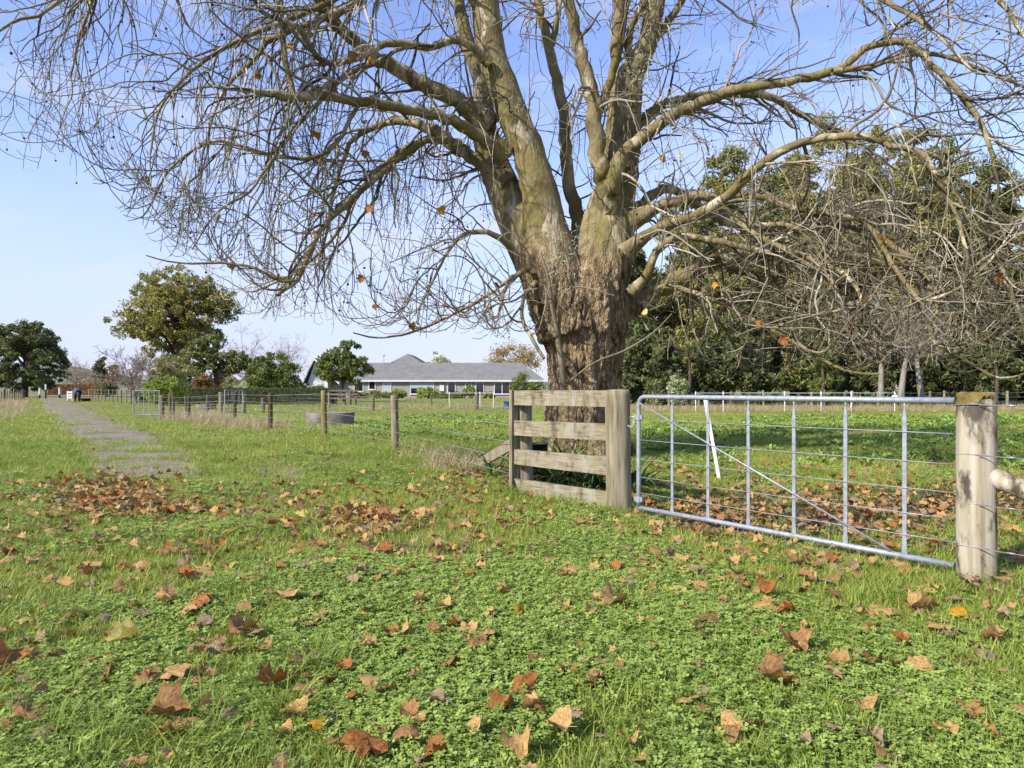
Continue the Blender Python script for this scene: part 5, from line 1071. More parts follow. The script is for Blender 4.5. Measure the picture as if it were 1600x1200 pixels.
# --- wire fences
def wire_fence(name, label, pts, wires, r=.003, parent=None, mats=None, cat='fence', sag=.0):
    e = empty(name, (pts[0][0], pts[0][1], 0), label, cat)
    for i, (x, y, h, pr, mt) in enumerate(pts):
        put('post', post_mesh(h, pr, 10, i * 7 + int(x * 10) % 97, lean=(random.gauss(0, .012), random.gauss(0, .012))), M[mt], e, (x, y, gz(x, y)))
    for z in wires:
        m = MB(); m.tube([(x, y - pr * 1.02, gz(x, y) + z * (h / 1.05)) for (x, y, h, pr, mt) in pts], r, 5); m.build('wire', M['wire'], e)
    return e
def fp_(px, base, top, w, mt):
    v = G(px, base); D = v.y; return (v.x, v.y, (base - top) * D / F, w * D / F / 2, mt)
wire_fence('paddock_fence', 'post and wire fence running from the timber panel towards the drive gate', [(PA.x + .11, PA.y + .12, 1.05, .03, 'timber'), fp_(617, 704, 618, 11.5, 'timber'), fp_(507, 683, 611, 9, 'post_green'), fp_(422, 672, 614, 7, 'post_brown'), fp_(367, 664, 613, 5.5, 'post_brown'), fp_(295, 658, 618, 4.5, 'post_brown'), fp_(271, 655, 619, 4.2, 'post_grey'), fp_(253, 655, 617, 7, 'post_grey')], (.98, .77, .56, .36, .18), .0042)
def crossf(lb, lst, wires=(.9, .65, .4), name='cross_fence', r=.005): return wire_fence(name, lb, [fp_(*a) for a in lst], wires, r)
crossf('weathered cross fence between the drive gate and the concrete trough', [(266, 650, 617, 3.5, 'post_grey'), (290, 644, 618, 3.5, 'post_grey'), (324, 648, 617, 4, 'post_grey'), (345, 648, 613, 6, 'timber')])
crossf('weathered fence running from the far small gate towards the house paddock', [(382, 647, 617, 5.5, 'timber'), (411, 645, 621, 5.5, 'post_grey'), (583, 641, 617, 5, 'post_grey'), (674, 634, 617, 3, 'post_grey'), (745, 641, 616, 6, 'post_grey'), (800, 640, 618, 4, 'post_grey')])
crossf('short fence end in front of the clipped hedge', [(430, 632, 614, 3.4, 'timber'), (514, 638, 614, 3.5, 'timber'), (583, 637, 618, 2.5, 'post_grey')])
def small_gate(label, xa, ya, xb, yb, h, nx=5, nz=5):
    e = empty('mesh_gate', ((xa + xb) / 2, (ya + yb) / 2, 0), label, 'gate', 'small galvanised gates')
    a, b = Vector((xa, ya, .1)), Vector((xb, yb, .1)); up = Vector((0, 0, h)); m = MB(); m.tube([a, a + up, b + up, b, a], .03, 8); m.build('frame', M['galv'], e)
    for k in range(1, nx): v = a.lerp(b, k / nx); q = MB(); q.tube([v, v + up], .012, 6); q.build('bar', M['galv'], e)
    for k in range(1, nz): q = MB(); z = Vector((0, 0, h * k / nz)); q.tube([a + z, b + z], .009, 5); q.build('wire', M['wire'], e)
v0, v1 = G(249, 652), G(234, 651); small_gate('small galvanised mesh gate standing open beside the drive', v0.x, v0.y, v1.x - .2, v1.y - .9, 1.0)
v0, v1 = G(351, 648), G(379, 647); small_gate('small galvanised mesh gate between posts in front of the hedge', v0.x, v0.y, v1.x, v1.y, 1.02)
# left boundary fence: close-set battens
va, vb = G(2, 659), G(38, 624); lf = empty('batten_fence', (va.x, va.y, 0), 'close set batten and post fence along the left side of the drive', 'fence'); N_ = 34
for i in range(N_):
    t = i / (N_ - 1); x = va.x - 3.2 + (vb.x - va.x + 3.2) * t; y = va.y - 3.4 + (vb.y - va.y + 3.4) * t; big = i % 4 == 0
    put('post' if big else 'batten', post_mesh(1.12 if big else 1.0 + random.gauss(0, .04), .085 if big else .04, 8, 200 + i % 6), M['post_grey' if i % 3 else 'post_brown'], lf, (x, y, 0))
for z in (.95, .7, .45, .2):
    m = MB(); m.tube([(va.x - 3.2, va.y - 3.45, z), (vb.x, vb.y, z)], .006, 5); m.build('wire', M['wire'], lf)
# fence on the right of the drive, far off
p0, p1 = G(140, 625), G(205, 632); df = [(p0.x + (p1.x - p0.x) * t, p0.y + (p1.y - p0.y) * t, 1.1, .05, 'post_grey' if i % 2 else 'timber') for i, t in enumerate(np.linspace(0, 1, 12))]
wire_fence('drive_fence', 'distant post and wire fence right of the drive beyond the horse', df, (1.0, .7, .4), .008)
# far fence in front of the shelter belt
ff = [(1021, 641, 617), (1045, 641, 620), (1092, 640, 622), (1142, 641, 623), (1193, 644, 622), (1268, 646, 624), (1288, 645, 625), (1331, 644, 625), (1372, 645, 624), (1453, 645, 624), (1475, 646, 624), (1574, 646, 624), (1640, 646, 624)]
e = wire_fence('belt_fence', 'weathered post and wire fence in front of the dark shelter belt', [(at(p, 37)[0], 37, 1.05 + random.gauss(0, .05), .07 if i % 2 else .055, 'timber' if i % 3 else 'post_grey') for i, (p, b, t) in enumerate(ff)], (.95, .72, .5, .28), .006)
# ------------------------------------------------------------------ troughs, horse, small things
def trough(name, label, px, base, wpx_, hpx, oval=.75):
    v = G(px, base); D = v.y; rx = wpx_ * D / F / 2; h = hpx * D / F; cx, cy = v.x, D + rx * oval; e = empty(name, (cx, cy, gz(cx, cy)), label, 'trough'); n = 36
    def ringv(k, z, jag=0): return [(cx + rx * k * math.cos(a), cy + rx * oval * k * math.sin(a), z) for a in [2 * math.pi * j / n for j in range(n)]]
    V = []; Q = []
    for k, z in ((.97, -.05), (.985, h * .5), (1.0, h - .02), (.99, h), (.90, h), (.885, h - .03), (.86, h * .35)): V += ringv(k, z)
    for i in range(6):
        for j in range(n): j2 = (j + 1) % n; Q.append((i * n + j, i * n + j2, (i + 1) * n + j2, (i + 1) * n + j))
    m = MB(); m.add(V, Q); m.build('basin', M['concrete'], e, True)
    V = ringv(.868, h * .62) + [(cx, cy, h * .62)]; m = MB(); m.add(V, [], [(n, j, (j + 1) % n) for j in range(n)])
    m.build('water', M['glass'], e)
trough('water_trough', 'oval concrete water trough in the paddock behind the treated post', 508.5, 664, 77, 19)
trough('water_trough', 'small far concrete trough in front of the clipped hedge', 316, 640, 32, 8)

# horse in a rug, grazing
def horse():
    v = G(121, 628.5); s = .84; e = empty('horse', (v.x, v.y, gz(v.x, v.y)), 'dark horse in a blue grey rug grazing beside the far end of the drive', 'horse')
    M['coat'] = mk('dark_coat', [(.3, S(26, 20, 17)), (.7, S(52, 40, 32))], scale=6, rough=.6); M['rug'] = mk('horse_rug', [(.3, S(44, 52, 80)), (.55, S(72, 82, 112)), (.75, S(112, 118, 140))], scale=2.2, rough=.8, bump=.3)
    # side view along local x (head to +x), origin under the belly
    J = {'rump': (-.62, 0, 1.18, .27), 'loin': (-.2, 0, 1.16, .30), 'back': (.18, 0, 1.14, .31), 'chest': (.55, 0, 1.10, .27), 'neck1': (.84, 0, .92, .19), 'neck2': (1.06, 0, .60, .14), 'poll': (1.16, 0, .40, .12), 'face': (1.22, 0, .22, .085), 'muz': (1.24, 0, .07, .07), 'tail1': (-.90, 0, 1.12, .05), 'tail2': (-1.0, 0, .8, .07), 'tail3': (-1.0, 0, .42, .05)}
    E = [('rump', 'loin'), ('loin', 'back'), ('back', 'chest'), ('chest', 'neck1'), ('neck1', 'neck2'), ('neck2', 'poll'), ('poll', 'face'), ('face', 'muz'), ('rump', 'tail1'), ('tail1', 'tail2'), ('tail2', 'tail3')]
    for sd, nm in ((.16, 'l'), (-.16, 'r')):
        dx = .08 if nm == 'l' else -.10
        J.update({'hip' + nm: (-.60, sd, .95, .19), 'stifle' + nm: (-.46 + dx * .4, sd, .74, .13), 'hock' + nm: (-.74 + dx, sd, .46, .065), 'hfet' + nm: (-.68 + dx, sd, .14, .045), 'hhoof' + nm: (-.63 + dx, sd, .03, .06),
                  'sh' + nm: (.52, sd, .84, .15), 'elb' + nm: (.46 + dx * .6, sd, .64, .09), 'knee' + nm: (.50 + dx * 1.6, sd, .38, .058), 'ffet' + nm: (.50 + dx * 2, sd, .13, .042), 'fhoof' + nm: (.54 + dx * 2, sd, .03, .058), 'ear' + nm: (1.14, sd * .45, .52, .025), 'eart' + nm: (1.07, sd * .6, .58, .012)})
        E += [('rump', 'hip' + nm), ('hip' + nm, 'stifle' + nm), ('stifle' + nm, 'hock' + nm), ('hock' + nm, 'hfet' + nm), ('hfet' + nm, 'hhoof' + nm), ('chest', 'sh' + nm), ('sh' + nm, 'elb' + nm), ('elb' + nm, 'knee' + nm), ('knee' + nm, 'ffet' + nm), ('ffet' + nm, 'fhoof' + nm), ('poll', 'ear' + nm), ('ear' + nm, 'eart' + nm)]
    names = list(J); me = bpy.data.meshes.new('body'); me.from_pydata([J[k][:3] for k in names], [(names.index(a), names.index(b)) for a, b in E], [])
    o = bpy.data.objects.new('skin', me); COL.objects.link(o); md = o.modifiers.new('s', 'SKIN'); md.use_smooth_shade = True
    for k, nme in enumerate(names): me.skin_vertices[0].data[k].radius = (J[nme][3],) * 2; me.skin_vertices[0].data[k].use_root = nme == 'loin'
    o.modifiers.new('sub', 'SUBSURF').levels = 2
    out = bpy.data.meshes.new_from_object(o.evaluated_get(bpy.context.evaluated_depsgraph_get())); bpy.data.objects.remove(o); bpy.data.meshes.remove(me)
    out.materials.clear(); b = place('body', out, M['coat'], e)
    # rug over back and sides
    V = []; Q = []; n = 17; xs_ = [-.88, -.7, -.4, -.05, .3, .58, .74, .84]
    for x in xs_:
        w = .33 if -.7 < x < .6 else .29; top = 1.47 if x < .6 else 1.47 - (x - .6) * 1.1; bot = .74 if x > -.8 else .85
        for j in range(n):
            a = math.pi * (j / (n - 1)); y = w * math.cos(a) * (1.05 if abs(math.cos(a)) > .9 else 1); z = (top - .30) + .30 * math.sin(a) if 0 < j < n - 1 else bot
            if j in (1, n - 2): z = .96
            V.append((x, y, z))
    for i in range(len(xs_) - 1):
        for j in range(n - 1): o_ = i * n + j; Q.append((o_, o_ + 1, o_ + n + 1, o_ + n))
    rg = place('rug', mesh_np('rug', V, Q, None, True), M['rug'], e); mo = rg.modifiers.new('t', 'SOLIDIFY'); mo.thickness = .02
    e.scale = (s, s, s); e.rotation_euler[2] = R(-52)
horse()
v = G(134, 627.5); m = MB(); M['black'] = mk('black_rubber', [(.3, S(26, 26, 28)), (.7, S(44, 44, 46))], scale=5, rough=.6)
def tub(name, label, x, y, r, h, mat, cat):
    n = 20; V = []; Q = []
    for k, z in ((.8, 0), (.82, .01), (1, h), (1.04, h), (.95, h - .01), (.78, .05)): V += [(r * k * math.cos(2 * math.pi * j / n), r * k * math.sin(2 * math.pi * j / n), z) for j in range(n)]
    for i in range(5):
        for j in range(n): j2 = (j + 1) % n; Q.append((i * n + j, i * n + j2, (i + 1) * n + j2, (i + 1) * n + j))
    Q.append(tuple(range(100, 104))); V.append((0, 0, .05)); T = [(len(V) - 1, 100 + j, 100 + (j + 1) % n) for j in range(n)]
    o = place(name, mesh_np(name, V, Q[:-1], T, True), mat, None, (x, y, gz(x, y))); return tag(o, label, cat)
tub('feed_tub', 'low black feed tub on the grass just right of the grazing horse', v.x, v.y, .42, .3, M['black'], 'tub')
M['blue'] = mk('blue_plastic', [(.3, S(60, 110, 176)), (.7, S(84, 132, 194))], scale=4, rough=.45)
v = G(794, 638); tub('bucket', 'blue bucket in the paddock beside the left end of the timber panel', v.x, v.y, .28, .42, M['blue'], 'bucket')
tub('bucket', 'black rubber bucket behind the left post of the timber panel', .30, 8.55, .15, .52, M['black'], 'bucket')
# white rail panel and marker posts at the far end of the drive
D = 66; e = empty('white_hurdle', (*at(108, D), 0), 'small white slatted hurdle directly behind the grazing horse', 'hurdle')
x0, x1 = at(104.5, D)[0], at(113, D)[0]
for z in (.25, .5, .75): MB().box(x0, x1, D - .03, D + .0, z, z + .17).build('slat', M['white'], e)
for x in (x0, x1 - .08): MB().box(x, x + .08, D + .002, D + .06, 0, .96).build('post', M['white'], e)
for (px, D, h, w, mt, lb) in ((62, 82, 1.25, .10, 'white', 'white marker post at the end of the drive, left of the black and white one'), (71.5, 80, 1.7, .09, 'white', 'taller black and white marker post at the end of the drive'), (93, 84, 1.3, .11, 'white', 'white marker post at the end of the drive, nearest the horse')):
    x, y = at(px, D); e = empty('marker_post', (x, y, 0), lb, 'post', 'marker posts at the drive end'); z = h * (.62 if px == 71.5 else .35)
    m = MB(); m.tube([(x, y, -.1), (x, y, z)], w, 8); m.build('lower_post', M['black'], e); m = MB(); m.tube([(x, y, z), (x, y, h)], w * 1.02, 8); m.build('upper_post', M[mt], e)
# white stake leaning behind the gate
b = G(1124, 752); t = P(1102, 627, b.y + .1); dv = (t - b).normalized(); m = MB(); m.obox((t + b) / 2, dv * ((t - b).length / 2 + .03), Vector((0, .010, 0)).cross(dv).normalized() * .020, Vector((0, .007, 0)))
o = m.build('white_stake', M['whiteplastic']); tag(o, 'flat white stake leaning in the grass behind the second gate stay', 'stake')
# electric fence standards by the house and along the belt
def standard(px, D, h, lb, grp):
    x, y = at(px, D); e = empty('fence_standard', (x, y, 0), lb, 'stake', grp); m = MB(); m.tube([(x, y, -.05), (x, y, h)], .022, 6); m.build('shaft', M['whiteplastic'], e); m = MB(); m.tube([(x - .05, y, h * .92), (x + .05, y, h * .92)], .02, 6); m.build('clip', M['whiteplastic'], e)
    return (x, y, h * .92)
A = [standard(p, 42, 1.0, l, 'electric fence standards near the house') for p, l in ((702, 'white electric fence standard, left one below the first glass door'), (750, 'white electric fence standard beside the grey strainer post'), (771, 'white electric fence standard nearest the timber panel'))]
m = MB(); m.tube(A, .012, 5); tag(m.build('electric_tape', M['whiteplastic']), 'white electric tape strung between standards in front of the house', 'tape')
B = [standard(p, 35.5, 1.05, l, 'electric fence standards along the belt') for p, l in ((1087, 'white standard in front of the belt left of the leaning stake'), (1130, 'white standard in front of the belt right of the leaning stake'), (1226, 'white standard in front of the belt below the third gate bay'), (1283, 'white standard in front of the belt beside a pair of far posts'), (1330, 'white standard in front of the belt left of the reel'), (1398, 'white standard carrying the reel in front of the belt'))]
m = MB(); m.tube(B, .009, 5); tag(m.build('electric_tape', M['whiteplastic']), 'white electric tape strung in front of the shelter belt', 'tape')
x, y = at(1398, 35.4); e = empty('fence_reel', (x, y, .72), 'white tape reel with a brown hub hanging on the belt fence', 'reel')
m = MB(); m.tube([(x, y - .06, .72), (x, y - .04, .72)], .15, 16); m.tube([(x, y - .04, .72), (x, y + .04, .72)], .11, 16); m.tube([(x, y + .04, .72), (x, y + .06, .72)], .15, 16); m.build('drum', M['whiteplastic'], e); m = MB(); m.tube([(x + .02, y - .075, .72), (x + .02, y - .061, .72)], .05, 10); m.build('hub', M['f_brown'], e)
# dark timber yard rails
D = 50; x0, x1 = at(516, D)[0], at(558, D)[0]; e = empty('yard_rails', ((x0 + x1) / 2, D, 0), 'dark timber yard rails under the green tree in front of the house', 'fence')
for px, h in ((516, 1.0), (525, .85), (538.5, .8), (547, .85), (556, .95)): x = at(px, D)[0]; put('post', post_mesh(h + .1, .07, 8, int(px)), M['post_brown'], e, (x, D + random.uniform(-.0, .5), 0))
for z in (.42, .72, .98): MB().box(x0 - .1, x1 + .1, D - .13, D - .09, z, z + .12).build('rail', M['post_grey'], e)
x, y = G(411.5, 646)[:2]; 
# plank leaning against the panel
a = GG(742, 732); a.z = .03; b = Vector((.0, 8.35, .52)); dv = (b - a).normalized(); m = MB(); sd = dv.cross(Vector((0, 0, 1))).normalized(); m.obox((a + b) / 2, dv * (b - a).length / 2, sd * .018, sd.cross(dv).normalized() * .07)
tag(m.build('plank', M['timber']), 'weathered plank sloping up from the grass to the left post of the panel', 'plank')
# strap-leaved clumps at the foot of the tree
for (x, y, n, L0, lb) in ((.62, 8.5, 120, .75, 'strap leaved clump seen through the upper rail gaps of the panel'), (.30, 8.75, 80, .7, 'strap leaved clump nearest the left post of the panel'), (1.02, 8.2, 110, .72, 'strap leaved clump behind the right post of the panel'), (1.42, 8.2, 70, .7, 'strap leaved clump drooping out beside the hinge end of the gate'), (-.25, 9.2, 36, .55, 'small yellowing strap leaved clump left of the panel behind the plank'), (.75, 9.4, 90, .8, 'tall strap leaved clump touching the front of the big trunk')):
    strap_plant('strap_leaf_clump', lb, 'plant', x, y, n, L0, .016, M['strap'], 'strap leaved clumps under the tree', .22)

# ------------------------------------------------------------------ fallen leaves
OUT = [(-108, .62), (-92, .80), (-78, .70), (-66, .78), (-56, .96), (-44, .82), (-32, .80), (-20, .80), (-11, .96), (0, 1.08), (11, .96), (20, .80), (32, .80), (44, .82), (56, .96), (66, .78), (78, .70), (92, .80), (108, .62), (135, .46), (180, .30), (225, .46)]
def leaf_mesh(seed, curl, fold, crumple):
    r = random.Random(seed); n = len(OUT); V = [(0, 0, 0)]
    def z_(x, y):
        return curl * (abs(x) ** 1.7) * .9 + fold * (y ** 2) * .5 + crumple * (.30 * mnoise.noise(Vector((x * 2.6, y * 2.6, seed * 3.1 + .5))) + .16 * mnoise.noise(Vector((x * 5, y * 5, seed + 5))))
    for fr_ in (.5, 1.0):
        for (a, rad) in OUT:
            rad *= r.uniform(.9, 1.1) if fr_ == 1 else 1; a2 = R(90 - a); x, y = rad * fr_ * math.cos(a2), rad * fr_ * math.sin(a2)
            z = z_(x, y); k = 1 / (1 + .35 * abs(curl) * abs(x)); V.append((x * k, y, z))
    T = [(0, 1 + (j + 1) % n, 1 + j) for j in range(n)]; Q = [(1 + j, 1 + (j + 1) % n, 1 + n + (j + 1) % n, 1 + n + j) for j in range(n)]
    o = len(V); pz = .12 + .1 * r.random(); V += [(-.018, -.15, 0), (.018, -.15, 0), (.014 + .1, -.75, pz), (-.014 + .1, -.75, pz), (0, -.15, .03), (.1, -.75, pz + .03)]; Q += [(o, o + 1, o + 2, o + 3), (o + 1, o + 4, o + 5, o + 2), (o + 4, o, o + 3, o + 5)]
    return np.array(V) * .5, Q, T
SHAPES = [leaf_mesh(s, c, f, k) for s, (c, f, k) in enumerate(((.3, .1, .7), (.8, -.2, .8), (-.75, -.2, .7), (1.1, .1, .8), (-.3, -.5, .8), (-.9, -.3, .9), (-.5, -.6, .8), (1.2, -.4, 1.0), (-.1, -.25, .7)))]
LM = {}
def leafme(sh, c):
    if (sh, c) not in LM:
        V, Q, T = SHAPES[sh]; me = mesh_np('fallen_leaf', V, Q, T, True); me.materials.append(LEAFC[c]); LM[(sh, c)] = me
    return LM[(sh, c)]
NL = [0]
def fallen(px, py, wp, c, sh=None, label=None, group=None, tilt=.22, rz=None):
    v = GG(px, py)
    if gate_clear(np.array([v.x]), np.array([v.y]), .17)[0]: v.y += .32; v.z = gz(v.x, v.y)
    s = wp * v.y / F / .86; s = min(s, .22); NL[0] += 1
    o = place('fallen_leaf', leafme(rng.integers(0, 9) if sh is None else sh, c), None, None, (v.x, v.y, v.z + .05 + .03 * rng.random() + tilt * .10 * s))
    o.scale = (s, s, s); o.rotation_euler = (Euler((rng.normal(.10, tilt * .55), rng.normal(0, tilt * .6), 0)).to_matrix() @ Euler((0, 0, rng.uniform(0, 6.28))).to_matrix()).to_euler()
    return tag(o, label or 'x', 'leaf', group or 'fallen plane leaves')
HL = [(20, 1048, 75, 'rust', 'dark rust leaf standing upright at the left picture edge'), (68, 1042, 60, 'brown', 'brown leaf just right of the upright rust leaf at the left edge'), (232, 1088, 92, 'brown', 'largest pair of curled brown leaves in the tall grass front left'), (262, 1075, 60, 'tan', 'tan leaf with an upright tip behind the big curled brown pair'), (250, 1142, 80, 'brown', 'crumpled brown leaf directly below the big curled pair front left'), (44, 1148, 66, 'brown', 'curled brown leaf in the bottom left corner grass'),
      (206, 1018, 58, 'yellow', 'pale ribbed yellowish leaf with a stalk pointing left, front left'), (50, 985, 44, 'yellow', 'pale yellow leaf near the left edge above the pale ribbed one'), (300, 960, 66, 'rust', 'folded orange brown leaf left of the dry grass spot'), (268, 955, 48, 'tan', 'tan curled leaf touching the folded orange brown leaf'), (285, 972, 40, 'tan', 'pale tan leaf just below the folded orange brown leaf'), (444, 952, 50, 'tan', 'tan fan shaped leaf with a hole on the clover left of centre'), (375, 1003, 62, 'brown', 'brown flat leaf on clover below the tan fan shaped leaf'),
      (428, 1090, 60, 'rust', 'shiny dark rust leaf beside the palm sized bare patch'), (480, 1100, 50, 'tan', 'tan leaf right of the shiny rust leaf at the bare patch'), (312, 912, 62, 'tan', 'long tan split leaf on the grass left of centre'), (380, 922, 32, 'tan', 'small upright tan leaf right of the long split one'), (500, 978, 44, 'tan', 'tan leaf on the clover, left of the middle'), (498, 1152, 30, 'gold', 'small orange gold leaf near the bottom edge, left of the middle'),
      (610, 1005, 34, 'rust', 'dark red leaf standing in clover at the middle front'), (632, 1012, 36, 'tan', 'tan leaf beside the dark red standing leaf'), (677, 1005, 32, 'brown', 'pointed brown leaf right of the dark red standing leaf'), (738, 1024, 46, 'brown', 'ribbed curled brown leaf pointing right in the middle clover'), (765, 1008, 50, 'tan', 'tan ragged leaf above the ribbed curled brown leaf'), (812, 970, 30, 'gold', 'small gold leaf standing in grass at the picture middle'), (900, 1062, 62, 'tan', 'pale tan two lobed leaf in the clover right of the middle'), (955, 1058, 52, 'tan', 'tan leaf with curled edge right of the pale two lobed leaf'),
      (812, 1105, 66, 'rust', 'shiny upright copper leaf in the front middle clover'), (790, 1128, 56, 'rust', 'flat rust leaf under the shiny upright copper leaf'), (850, 1132, 50, 'brown', 'brown curled edge right below the shiny copper leaf'), (880, 1172, 56, 'tan', 'spear shaped tan leaf pointing up near the bottom edge'), (810, 1192, 70, 'tan', 'tan crumpled leaf cut by the bottom edge, right of the middle'), (575, 1190, 90, 'rust', 'large orange brown leaf cut by the bottom edge, left of the middle'), (640, 1180, 60, 'brown', 'thin brown leaf edge beside the large bottom edge leaf'), (642, 1142, 40, 'brown', 'red brown leaf above the large bottom edge leaf'), (585, 1085, 42, 'tan', 'tan ragged leaf in the clover left of the middle front'), (552, 1110, 32, 'rust', 'flat dark red leaf below the tan ragged one'),
      (890, 910, 46, 'tan', 'upright tan leaf pointing right on the turf below the panel'), (960, 960, 56, 'tan', 'wide pale tan leaf below the yellow star leaf'), (1060, 940, 78, 'yellow', 'large pale yellow star shaped leaf in front of the gate'), (1020, 943, 40, 'yellow', 'pale yellow leaf half under the large yellow star leaf'), (1192, 968, 62, 'tan', 'long tan leaf on the grass right of the yellow star leaf'), (1112, 985, 66, 'brown', 'brown flat leaf below the long tan leaf'), (1200, 948, 46, 'rust', 'orange brown leaf above the long tan leaf'), (1310, 940, 40, 'brown', 'standing brown leaf below the fourth gate bay'), (1375, 964, 52, 'tan', 'tan leaf left of the large domed orange leaf'), (1433, 962, 60, 'tan', 'large domed tan leaf in front of the old strainer post'), (1500, 974, 34, 'gold', 'bright yellow leaf in front of the old strainer post'), (1470, 996, 46, 'tan', 'tan leaf below the bright yellow leaf'), (1560, 1014, 40, 'brown', 'crumpled brown leaf at the right front, alone'), (1520, 1018, 40, 'brown', 'brown leaf left of the crumpled lone one at the right'),
      (1235, 1028, 64, 'brown', 'folded two lobed brown leaf in the right foreground'), (1300, 1056, 48, 'tan', 'tan leaf with scalloped edge in the right foreground'), (1302, 1080, 30, 'grey', 'small pale leaf under the scalloped tan one'), (1200, 1086, 76, 'brown', 'large domed brown leaf in the right foreground clover'), (1195, 1062, 34, 'grey', 'grey tan leaf above the large domed brown leaf'), (1352, 1130, 50, 'tan', 'rounded plain tan leaf alone in the right foreground'), (1360, 998, 38, 'brown', 'brown curled leaf between clover and gate, right'), (1140, 1148, 50, 'tan', 'pale tan leaf on clover at the right bottom'), (1380, 1184, 34, 'grey', 'grey brown leaf at the bottom edge on the right'), (1145, 1172, 44, 'brown', 'brown leaf below the pale tan one at the right bottom'), (465, 828, 30, 'yellow', 'yellow green leaf with pointed lobes on the middle turf'), (602, 832, 50, 'yellow', 'long pale yellow leaf edge beside the middle heap'), (340, 818, 30, 'rust', 'dark red leaf standing alone on the turf right of the big heap'), (1100, 1100 - 112, 30, 'tan', 'small tan leaf beside the brown flat leaf')]
HL[45:46] = HL[45:46]
for (px, py, wp, c, lb) in HL: fallen(px, py, wp, c, label=lb, tilt=.38)
ZONES = [('dry brown leaf in the big heap at the near end of the drive', 60, lambda: (rng.normal(165, 42), rng.normal(776, 16)), ('brown', 'brown', 'tan', 'rust', 'grey')),
         ('dry leaf in the middle heap left of the small worn hollow', 26, lambda: (rng.normal(572, 26), rng.normal(815, 11)), ('tan', 'brown', 'tan', 'rust')),
         ('dry leaf on the bare soil under the metal gate', 40, lambda: (rng.uniform(1040, 1500), rng.normal(806, 18)), ('brown', 'tan', 'grey', 'brown', 'rust')),
         ('dry leaf on the turf between the metal gate and the foreground', 36, lambda: (rng.uniform(960, 1590), rng.uniform(855, 930)), ('tan', 'brown', 'brown', 'tan', 'grey')),
         ('dry leaf strewn over the turf left of the timber panel', 34, lambda: (rng.uniform(520, 800), rng.uniform(745, 905)), ('tan', 'brown', 'rust', 'tan')),
         ('dry leaf strewn over the turf in front of the drive', 38, lambda: (rng.uniform(0, 500), rng.uniform(815, 930)), ('tan', 'brown', 'grey', 'rust', 'tan'))]
for (lb, n, f, cs) in ZONES:
    for _ in range(n):
        px, py = f(); py = max(py, 740); D = G(px, py).y
        c_ = cs[rng.integers(0, len(cs))]; sh_ = int(rng.integers(0, 9))
        fallen(px, py, rng.uniform(.10, .19) * F / D * .8, c_, sh=sh_, label=lb.replace('dry brown leaf', 'dry leaf').replace('dry leaf', ('tightly curled ' if sh_ in (1, 3, 7) else 'arched ' if sh_ in (2, 5) else 'flattish ') + {'tan': 'tan', 'brown': 'brown', 'rust': 'rust', 'grey': 'greyish', 'yellow': 'yellow'}[c_] + ' leaf'), group=lb.replace('dry ', '').replace('leaf', 'leaves'), tilt=.3)
print('fallen leaves', NL[0])
# the rest of the litter
protos('litter', [mesh_np('litter', SHAPES[k][0], SHAPES[k][1], SHAPES[k][2], True) for k in range(9)] + [mesh_np('litter', SHAPES[k][0], SHAPES[k][1], SHAPES[k][2], True) for k in range(9)], [LEAFC[c] for c in ('tan', 'brown', 'brown', 'tan', 'grey', 'brown', 'tan', 'grey', 'grey', 'brown', 'tan', 'grey', 'rust', 'brown', 'brown', 'grey', 'tan', 'tan')])
LX = []; LS = []
def lit(n, f, s0=.07, s1=.17):
    for _ in range(n): px, py = f(); v = G(px, max(py, 640)); LX.append((v.x, v.y)); LS.append(rng.uniform(s0, s1))
lit(420, lambda: (rng.normal(165, 48), rng.normal(778, 18))); lit(130, lambda: (rng.normal(255, 60), rng.normal(800, 12))); lit(120, lambda: (rng.normal(575, 40), rng.normal(818, 14))); lit(70, lambda: (rng.normal(690, 40), rng.normal(762, 12)))
lit(560, lambda: (rng.uniform(1010, 1640), rng.normal(802, 30))); lit(170, lambda: (rng.uniform(1000, 1600), rng.normal(745, 14))); lit(120, lambda: (rng.uniform(700, 830), rng.normal(738, 12))); lit(200, lambda: (rng.uniform(800, 1000), rng.normal(735, 12)))
for _ in range(1000): x, y = rng.normal(1.2, 5), rng.normal(8.5, 4); LX.append((x, y)) if y > 1.9 else LX.append((x, 4 - y + .5)); LS.append(rng.uniform(.06, .15))
for _ in range(2000): d = math.sqrt(rng.uniform(4, 70)); LX.append((rng.uniform(-.9, .9) * d, d)); LS.append(rng.uniform(.05, .14))
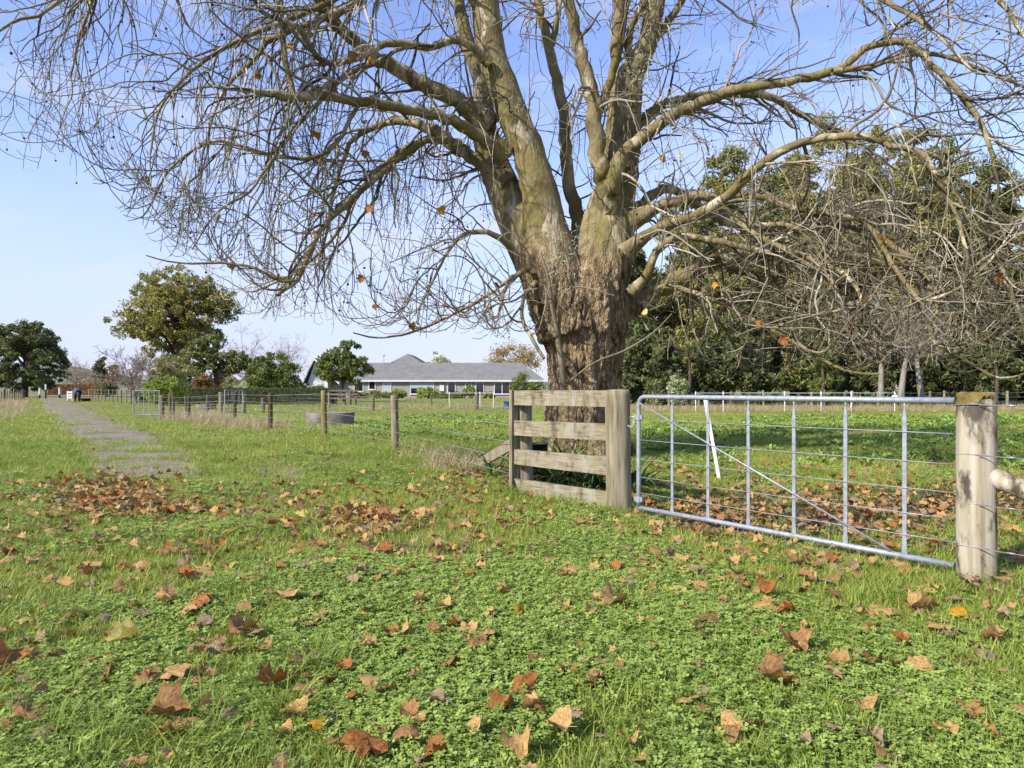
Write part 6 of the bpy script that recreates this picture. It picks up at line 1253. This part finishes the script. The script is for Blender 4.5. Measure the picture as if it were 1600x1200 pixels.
LX = np.array(LX); LX[:, 1] = np.maximum(np.abs(LX[:, 1]), 1.6); LS = np.array(LS); kp = ~gate_clear(LX[:, 0], LX[:, 1], .14); LX = LX[kp]; LS = LS[kp]; n = len(LX)
scatter('leaf_litter', 'litter', finish(LX[:, 0], LX[:, 1], .04) + np.stack([np.zeros(n), np.zeros(n), rng.uniform(0, .035, n)], 1), np.stack([rng.normal(0, .26, n), rng.normal(0, .26, n), rng.uniform(0, 6.28, n)], 1), np.stack([LS, LS, LS], 1), rng.random(n), 'scattered dry plane leaf litter over turf and soil')
# leaves still hanging on the tree
for (px, py, D, c, s) in ((495, 211, 9.6, 'gold', .22), (657, 332, 9.8, 'gold', .2), (463, 62, 9.4, 'gold', .2), (549, 66, 9.2, 'brown', .24), (1070, 248, 10.4, 'yellow', .2), (1062, 264, 10.4, 'gold', .18), (840, 402, 10.3, 'yellow', .17), (562, 104, 9.4, 'gold', .16), (520, 123, 9.6, 'rust', .17), (535, 126, 9.6, 'rust', .16), (416, 133, 9.4, 'rust', .18), (568, 352, 9.5, 'rust', .2), (545, 228, 9.7, 'rust', .17), (600, 187, 9.9, 'gold', .15), (1354, 470, 9.2, 'rust', .2), (1215, 503, 9.4, 'rust', .2), (1195, 492, 9.4, 'rust', .18), (1385, 362, 9.4, 'gold', .2), (1130, 445, 9.6, 'gold', .18), (1552, 438, 9.0, 'rust', .2), (1240, 15, 9.2, 'rust', .2), (1400, 10, 9.0, 'rust', .18), (358, 428, 9.2, 'rust', .18), (570, 435, 9.4, 'rust', .18), (586, 462, 9.4, 'rust', .18), (432, 440, 9.4, 'rust', .17), (980, 428, 9.9, 'yellow', .15), (640, 540, 9.3, 'rust', .17), (334, 336, 9.3, 'rust', .17)):
    v = np.array(P(px, py, D)); v = Vector(tp[np.argmin(((tp - v) ** 2).sum(1))]); o = place('hanging_leaf', leafme(int(rng.integers(0, 9)), c), None, tree, v - wloc(tree)); o.scale = (s,) * 3; o.rotation_euler = (R(-100) + rng.normal(0, .4), rng.normal(0, .4), rng.normal(0, .6))
